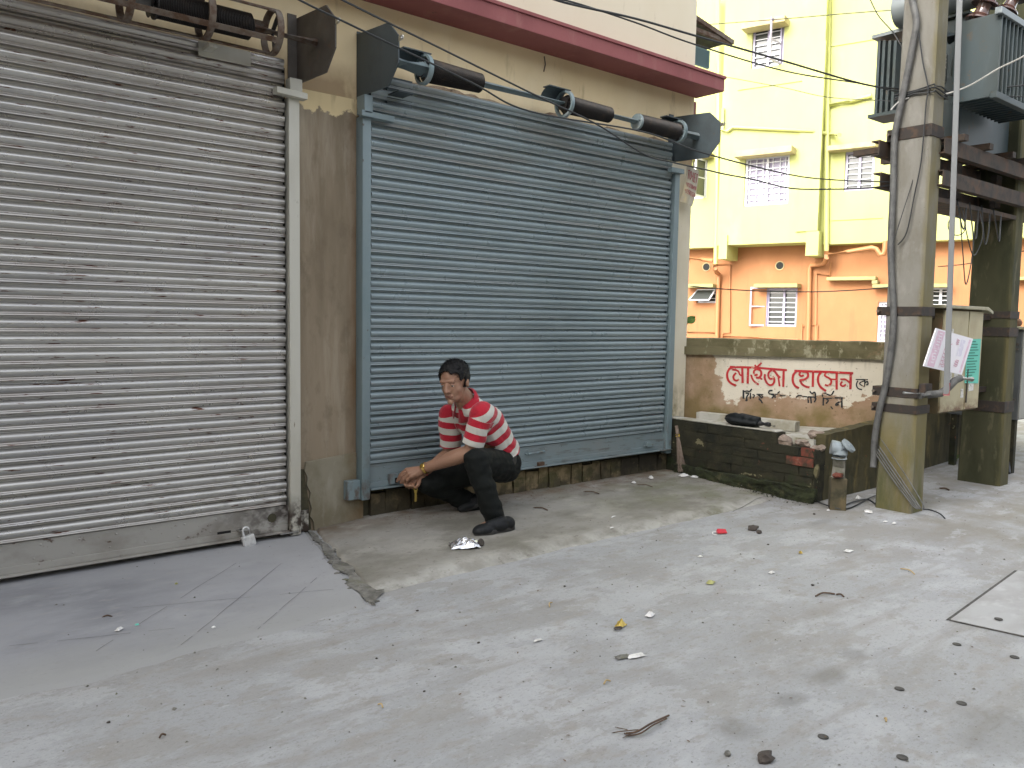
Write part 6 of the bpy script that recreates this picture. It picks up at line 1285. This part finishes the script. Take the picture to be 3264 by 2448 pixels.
LH = dict(K=[(1296, 1497, 4.075), (1300, 1503, 4.06), (1305, 1511, 4.045), (1311, 1520, 4.03)], M=[(1277, 1512, 4.115), (1283, 1520, 4.10), (1290, 1527, 4.08), (1299, 1532, 4.055)], T=[(1266, 1534, 4.142), (1278, 1539, 4.125), (1287, 1541, 4.105), (1298, 1543, 4.075)], th=[(1335, 1512, 4.0), (1312, 1527, 4.06), (1292, 1537, 4.11)])
RH = dict(K=[(1320, 1538, 4.05), (1313, 1537, 4.07), (1306, 1536, 4.09), (1300, 1534, 4.105)], M=[(1316, 1549, 4.03), (1308, 1549, 4.05), (1300, 1549, 4.07), (1292, 1546, 4.09)], T=[(1324, 1553, 4.045), (1314, 1555, 4.06), (1304, 1556, 4.08), (1295, 1553, 4.10)], th=[(1338, 1532, 4.02), (1333, 1545, 4.00), (1326, 1554, 4.015)])
def hand(w_, H):
    K = [px(*k) for k in H['K']]; M = [px(*k) for k in H['M']]; T = [px(*k) for k in H['T']]; t = [px(*k) for k in H['th']]; pr = []
    for i in range(4):
        base = w_.lerp(K[i], .25); pr.append(('l', base, .017, K[i], .0125))
        r = (.0098, .0100, .0095, .0082)[i]
        pr += [('l', K[i], r+.001, M[i], r), ('l', M[i], r, T[i], r-.0022)]
    pr += [('l', w_.lerp(t[0], .4), .017, t[0], .014), ('l', t[0], .0125, t[1], .011), ('l', t[1], .0108, t[2], .0085)]
    return pr
body = [('b', J['pel'], (.105, .14, .10)), ('l', J['pel'], .10, J['wst'], .09), ('l', J['wst'], .09, J['chs'], .092), ('l', J['chs'], .092, J['nck'], .065),
    ('l', J['chs']+Vector((0, -.07, 0)), .062, J['Ls'], .050), ('l', J['chs']+Vector((0, .07, 0)), .062, J['Rs'], .050), ('l', J['nck'], .062, hp(-.030, 0, -.075), .054), ('l', hp(-.02, 0, -.09), .05, hp(-.015, 0, -.02), .055),
    ('l', J['Ls'], .048, J['Le'], .042), ('l', J['Rs'], .048, J['Re'], .042), ('l', J['Le'], .043, J['Le'].lerp(J['Lw'], .3), .047), ('l', J['Le'].lerp(J['Lw'], .3), .047, J['Lw'], .0285),
    ('l', J['Re'], .043, J['Re'].lerp(J['Rw'], .3), .043), ('l', J['Re'].lerp(J['Rw'], .3), .043, J['Rw'], .0285),
    ('l', J['Lh'], .085, J['Lk'], .058), ('l', J['Rh'], .085, J['Rk'], .058), ('l', J['Lk'], .052, J['La'], .036), ('l', J['Rk'], .052, J['Ra'], .036),
    ('l', J['La'], .036, J['La']+Vector((-.07, .03, -.02)), .026), ('l', J['Ra'], .034, J['Ra']+Vector((-.08, .0, -.02)), .026),
    ('b', hp(-.014, 0, .028), sc((.098, .077, .088)), HF), ('b', hp(.028, 0, -.022), sc((.066, .062, .088)), HF), ('b', hp(.040, 0, -.075), sc((.046, .049, .038)), HF),
    ('b', hp(.044, .034, -.030), .028), ('b', hp(.044, -.034, -.030), .028), ('l', hp(.086, 0, .010), .009, hp(.110, 0, -.026), .012), ('b', hp(.099, .012, -.031), .010), ('b', hp(.099, -.012, -.031), .010),
    ('l', hp(.076, -.038, .026), .011, hp(.076, .038, .026), .011), ('b', hp(.080, 0, -.098), .019), ('l', hp(.086, -.020, -.060), .009, hp(.086, .020, -.060), .009), ('l', hp(.084, -.016, -.071), .009, hp(.084, .016, -.071), .009),
    ('b', hp(-.012, .079, -.008), sc((.018, .010, .032)), HF), ('b', hp(-.012, -.079, -.008), sc((.018, .010, .032)), HF)]
body += hand(J['Lw'], LH)+hand(J['Rw'], RH)
blob('body', body, .0036, 3, 'skin', man)
for s in (1, -1):
    e = lump('eye', 'eye_white', hp(.0745, .030*s, .003), .0110, man, 1, .0, 2); lump('iris', 'eye_dark', hp(.0815, .0315*s, .000), .0052, man, 1, 0, 2)
    b = MB(); b.tube([hp(.0825, .014*s, .026), hp(.0815, .030*s, .0305), hp(.070, .048*s, .027)], [.003, .004, .002], 6); b.build('eyebrow', 'hair_black', man, smooth=True)
    b = MB(); b.tube([hp(.077, .017*s, .008), hp(.0845, .031*s, .0095), hp(.075, .044*s, .006)], .0056, 6); b.build('eyelid', 'skin', man, smooth=True)
b = MB(); b.tube(spline([hp(.088, -.024, -.0645), hp(.0955, -.009, -.0620), hp(.0955, .009, -.0620), hp(.088, .024, -.0645)], 4), .0042, 6); b.build('lips', 'lip', man, smooth=True)
# hair: a cap that keeps the face, ears and neck free
bm = bmesh.new(); bmesh.ops.create_icosphere(bm, subdivisions=5, radius=1.0); kill = []
for v in bm.verts:
    d = v.co.copy(); q = Vector((-.014+d.x*.1000, d.y*.0795, .030+d.z*.0915)); k = 1+.028*fbm(d, 6, 2)+.018*fbm(d, 19, 5)
    line = .078-.030*abs(q.y)/.08 if q.x > .045 else (.02 if q.x > .012 else -.055+.02*(q.x > -.03))
    line += .010*nz(d, 9, 3)
    if q.z < line: kill.append(v)
    fr = max(0, q.x-.03)*max(0, q.z-.05)*2.2
    v.co = hp(-.014+d.x*.1000*k+fr*.6, d.y*.0795*k, .030+d.z*.0915*k+fr*1.3)-wl_of(man)
bmesh.ops.delete(bm, geom=kill, context='VERTS'); me = bpy.data.meshes.new('hair'); bm.to_mesh(me); bm.free(); me.materials.append(MATS['hair_black']); me.polygons.foreach_set('use_smooth', [True]*len(me.polygons))
hr = link('hair', me, man); so = hr.modifiers.new('s', 'SOLIDIFY'); so.thickness = -.008
st = MB()
for k in range(700):
    a = random.uniform(0, 6.28); z = random.uniform(.15, 1); rr = math.sqrt(max(0, 1-z*z)); d = Vector((rr*math.cos(a), rr*math.sin(a), z))
    if d.x > .62 and d.z < .75: continue
    p = hp(-.014+d.x*.0995, d.y*.079, .030+d.z*.0912); tng = (hf*random.uniform(.2, .9)+hl*random.uniform(-.5, .5)); nn_ = (hf*d.x+hl*d.y+hu*d.z); tng = (tng-tng.dot(nn_)*nn_).normalized()
    L3 = random.uniform(.016, .034); st.tube([p, p+tng*L3*.5+nn_*.009, p+tng*L3+nn_*random.uniform(.004, .016)], [.0016, .0014, .0005], 3)
o = st.build('hair_strands', 'hair_black', man); o['kind'] = 'stuff'
# shirt
ax_t = (J['nck']-J['pel']); LT = ax_t.length; ax_t.normalize()
def seg_t(p, a, c): d = c-a; t = max(0, min(1, (p-a).dot(d)/d.length_squared)); return (p-(a+d*t)).length, t*d.length
def torso_s(p): return (J['nck']-p).dot(ax_t)
SLc = {'L': J['Ls'].lerp(J['Le'], .80), 'R': J['Rs'].lerp(J['Re'], .80)}
def stripe(p):
    best = None
    for s, a, e in (('L', J['Ls'], J['Le']), ('R', J['Rs'], J['Re'])):
        dd_, t = seg_t(p, a, e)
        if t > .035 and dd_ < .085 and (p-J['chs']).length > .155: best = (.0+t-.035, 'a')
    if best: return best[0]/.040
    t = torso_s(p)+.016*math.sin((p.y-3.85)*7)
    return (t+.075)/.046
def wrinkle(p, n):
    t = torso_s(p)
    w = .0060*fbm(p, 9, 3)+.0060*mnoise.noise(Vector((p.x*14+p.z*16, p.y*8, p.z*5)))
    w += .010*max(0, t-.22)*4*mnoise.noise(Vector((p.x*26, p.y*16, p.z*38)))
    return w
ft = Vector((-1, 0, 0))
sh = [('b', J['pel']+Vector((-.005, 0, .02)), (.140, .172, .115)), ('l', J['pel']+Vector((0, -.055, .03)), .108, J['wst']+Vector((0, -.06, 0)), .100), ('l', J['pel']+Vector((0, .055, .03)), .108, J['wst']+Vector((0, .06, 0)), .100),
    ('l', J['wst']+Vector((0, -.06, 0)), .100, J['chs']+Vector((0, -.065, .0)), .104), ('l', J['wst']+Vector((0, .06, 0)), .100, J['chs']+Vector((0, .065, 0)), .104),
    ('l', J['chs']+Vector((0, -.06, 0)), .104, J['nck']+Vector((.01, -.05, -.03)), .072), ('l', J['chs']+Vector((0, .06, 0)), .104, J['nck']+Vector((.01, .05, -.03)), .072), ('l', J['chs']+Vector((.0, -.07, .01)), .095, J['Ls'], .070), ('l', J['chs']+Vector((0, .07, .01)), .095, J['Rs'], .070),
    ('l', J['Ls'], .070, J['Ls'].lerp(J['Le'], .98), .064), ('l', J['Rs'], .070, J['Rs'].lerp(J['Re'], .98), .064)]
shirt = blob('polo_shirt', sh, .006, 5, 'striped_shirt', man, wrinkle, None)
me = shirt.data; bm = bmesh.new(); bm.from_mesh(me); base = wl_of(man)
for s, a, e in (('L', J['Ls'], J['Le']), ('R', J['Rs'], J['Re'])):
    n_ = (e-a).normalized(); c = a.lerp(e, .80)-base; near = [v for v in bm.verts if (v.co-c).length < .17 and (v.co+base-J['chs']).length > .10]
    ns = set(near); fs = [f for f in bm.faces if all(v in ns for v in f.verts)]; es = {e_ for f in fs for e_ in f.edges}
    bmesh.ops.bisect_plane(bm, geom=near+list(es)+fs, plane_co=c, plane_no=n_, clear_outer=True)
hemc = J['pel']+ax_t*.040; bmesh.ops.bisect_plane(bm, geom=bm.verts[:]+bm.edges[:]+bm.faces[:], plane_co=hemc-base, plane_no=-(ax_t+Vector((.12, 0, .10))).normalized(), clear_outer=True)
bmesh.ops.subdivide_edges(bm, edges=bm.edges[:], cuts=1, use_grid_fill=True)
la = bm.verts.layers.float.new('stripe')
for v in bm.verts: v[la] = stripe(v.co+base)
bm.to_mesh(me); bm.free(); me.polygons.foreach_set('use_smooth', [True]*len(me.polygons))
# collar and placket
nb = (hp(-.03, 0, -.09)-J['nck']).normalized(); xk, yk, _ = frame(nb)
b = MB(); N = 30; fwdn = (ft-ft.dot(nb)*nb).normalized(); ln = nb.cross(fwdn)
for i in range(N+1):
    a = R_(12+336*i/N); rd = fwdn*math.cos(a)+ln*math.sin(a); c = J['nck']+nb*.018-fwdn*.004
    fl = 1.0+.25*math.cos(a); 
    b.v += [tuple(c+rd*.066+nb*(.020-.010*math.cos(a))), tuple(c+rd*.070+nb*(.028-.012*math.cos(a))), tuple(c+rd*.082+nb*(.012-.012*math.cos(a))), tuple(c+rd*.100*fl-nb*(.022+.026*max(0, math.cos(a))))]
for i in range(N):
    for j in range(3): b.f.append((i*4+j, i*4+j+1, i*4+4+j+1, i*4+4+j)); b.fm.append(0)
b.build('collar', 'shirt_red', man, smooth=True).modifiers.new('s', 'SOLIDIFY').thickness = .004
# trousers
tro = [('b', J['pel']+Vector((.005, 0, -.03)), (.128, .16, .12)), ('l', J['pel']+Vector((.0, -.06, -.03)), .108, J['Lh'], .103), ('l', J['pel']+Vector((0, .06, -.03)), .108, J['Rh'], .103),
    ('l', J['Lh'], .103, J['Lk'], .070), ('l', J['Rh'], .103, J['Rk'], .068), ('l', J['Lk'], .070, J['Lk'].lerp(J['La'], .4), .066), ('l', J['Lk'].lerp(J['La'], .4), .066, J['La']+(J['La']-J['Lk']).normalized()*.03, .055), ('l', J['Rk'], .066, J['Ra']+Vector((.02, 0, 0)), .056)]
def twr(p, n): return .007*fbm(p, 8, 6)+.007*mnoise.noise(Vector((p.x*18, p.y*10, p.z*30)))
dL = (J['La']-J['Lk']).normalized(); tr_o = blob('trousers', tro, .006, 5, 'trouser_black', man, twr)
me = tr_o.data; bm = bmesh.new(); bm.from_mesh(me); base = wl_of(man)
c = J['La']-dL*.022-base; near = [v for v in bm.verts if (v.co-c).length < .13 and v.co.z+base.z < .20 and v.co.y+base.y < 3.80]; ns = set(near); fs = [f for f in bm.faces if all(v in ns for v in f.verts)]
bmesh.ops.bisect_plane(bm, geom=near+list({e for f in fs for e in f.edges})+fs, plane_co=c, plane_no=(dL+Vector((.15, 0, 0))).normalized(), clear_outer=True)
bm.to_mesh(me); bm.free()
# belt follows the waist opening
wn_ = (ax_t+Vector((.12, 0, .10))).normalized(); wc = J['pel']+ax_t*.034; f1 = (ft-ft.dot(wn_)*wn_).normalized(); l1 = wn_.cross(f1)
bb_ = bmesh.new(); bb_.from_mesh(tr_o.data); ring = [v.co+base for v in bb_.verts if (v.co+base-wc).length < .20 and abs((v.co+base-wc).dot(wn_)) < .006]; bb_.free()
if ring:
    ang = {}
    for p in ring: a = int(((math.atan2((p-wc).dot(l1), (p-wc).dot(f1))+math.pi)/(2*math.pi))*40) % 40; ang.setdefault(a, []).append((p-wc).length)
    rad = [np.mean(ang[a]) if a in ang else None for a in range(40)]; dv = np.mean([r for r in rad if r]); rad = [r or dv for r in rad]; b = MB()
    for a in range(40):
        t = (a+.5)/40*2*math.pi-math.pi; rd = f1*math.cos(t)+l1*math.sin(t); r = (rad[a]+rad[a-1]+rad[(a+1) % 40])/3
        for (dr, dh) in ((-.004, -.026), (.006, -.024), (.006, .010), (-.004, .012)): b.v.append(tuple(wc+rd*(r+dr)+wn_*dh))
    for i in range(40):
        for j in range(4): b.f.append((i*4+j, ((i+1) % 40)*4+j, ((i+1) % 40)*4+(j+1) % 4, i*4+(j+1) % 4)); b.fm.append(0)
    b.build('belt', 'belt_leather', man, smooth=30)
# shoes
def shoe(heel, toe, lift, nm):
    heel, toe = Vector(heel), Vector(toe); d = (toe-heel); L = d.length; d.normalize(); n_ = Vector((0, 0, 1)); n_ = (n_-n_.dot(d)*d).normalized(); s_ = d.cross(n_); F = (d, s_, n_)
    P = lambda a, l_, u: heel+d*a*L+s_*l_+n_*u
    up = [('b', P(.15, 0, .038), (.042, .036, .040), F), ('b', P(.17, 0, .052), (.036, .034, .028), F), ('b', P(.42, 0, .032), (.085, .040, .040), F), ('b', P(.74, .003, .022), (.075, .046, .034), F), ('b', P(.88, .003, .018), (.040, .038, .025), F), ('l', P(.3, 0, .055), .030, P(.62, 0, .036), .034)]
    o = blob(nm, up, .004, 4, 'shoe_black', man, None, None, [(P(.5, 0, .004), -n_)])
    b = MB(); out = []
    for i in range(28):
        a = 2*math.pi*i/28; u = .5+.515*math.cos(a); w_ = (.043 if u > .5 else .036)*(abs(math.sin(a))**.75)*(1 if math.sin(a) > 0 else -1)*(1-.16*math.exp(-((u-.42)/.15)**2)); out.append((u, w_))
    b.prism([P(u, w_, -.0) for u, w_ in out], n_, .024); b.build('sole', 'sole_rubber', o, bevel=.004, smooth=40); return o
hl_, to_ = oz(1628, 1688, GZ), oz(1513, 1706, GZ); dirs = (to_-hl_).normalized(); hl_ = to_-dirs*.258
shoe(hl_, to_, 0, 'shoe')
t2 = oz(1466, 1632, GZ); t2.y = min(t2.y, 4.10); shoe(t2+Vector((.245, -.02, .055)), t2+Vector((0, 0, .0)), 1, 'shoe')
# bring the trouser leg's bare ankle, watch and key
wd = (px(*LH['K'][1])-J['Le']).normalized(); wd = (J['Lw']-J['Le']).normalized(); wc2 = J['Lw']-wd*.008
b = MB(); x1, y1, _ = frame(wd); N = 26
for i in range(N):
    a = 2*math.pi*i/N; rd = x1*math.cos(a)+y1*math.sin(a)
    for (r, h) in ((.0315, -.009), (.0345, -.008), (.0345, .008), (.0315, .009)): b.v.append(tuple(wc2+rd*r+wd*h))
for i in range(N):
    for j in range(4): b.f.append((i*4+j, ((i+1) % N)*4+j, ((i+1) % N)*4+(j+1) % 4, i*4+(j+1) % 4)); b.fm.append(0)
wt = b.build('wristwatch', 'gold', man, smooth=30)
cdv = (CAM-wc2).normalized()+Vector((0, 0, .5)); cdv = (cdv-cdv.dot(wd)*wd).normalized(); b = MB(); b.lathe(wc2+cdv*.031, cdv, [(0, .016), (.007, .016), (.009, .013), (.009, 0)], 18); b.build('watch_face', 'gold', wt, smooth=30)
b = MB(); b.ring(J['Rw'].lerp(J['Re'], .06), J['Rw']-J['Re'], .031, .0022, 22, 6); b.build('wrist_thread', 'print_red', man)
k0 = px(1325, 1553, 4.015); ky = thing('key', 'long brass key dangling from the man\'s right hand', 'key', k0)
b = MB(); b.ring(k0+Vector((0, 0, -.012)), (.6, .8, 0), .010, .0028, 16, 6); b.obox(k0+Vector((0, 0, -.024)), ((.8, -.6, 0), (.6, .8, 0), (0, 0, 1)), (.009, .0022, .009)); b.build('bow', 'brass', ky)
b = MB(); b.obox(k0+Vector((.0, 0, -.058)), ((.8, -.6, 0), (.6, .8, 0), (0, 0, 1)), (.0055, .0020, .028)); b.build('blade', 'brass', ky)
for i in range(4): b = MB(); b.obox(k0+Vector((.0, 0, -.050-.009*i))+Vector((.8, -.6, 0))*.0065, ((.8, -.6, 0), (.6, .8, 0), (0, 0, 1)), (.002, .0016, .0025)); b.build('tooth', 'brass', ky)
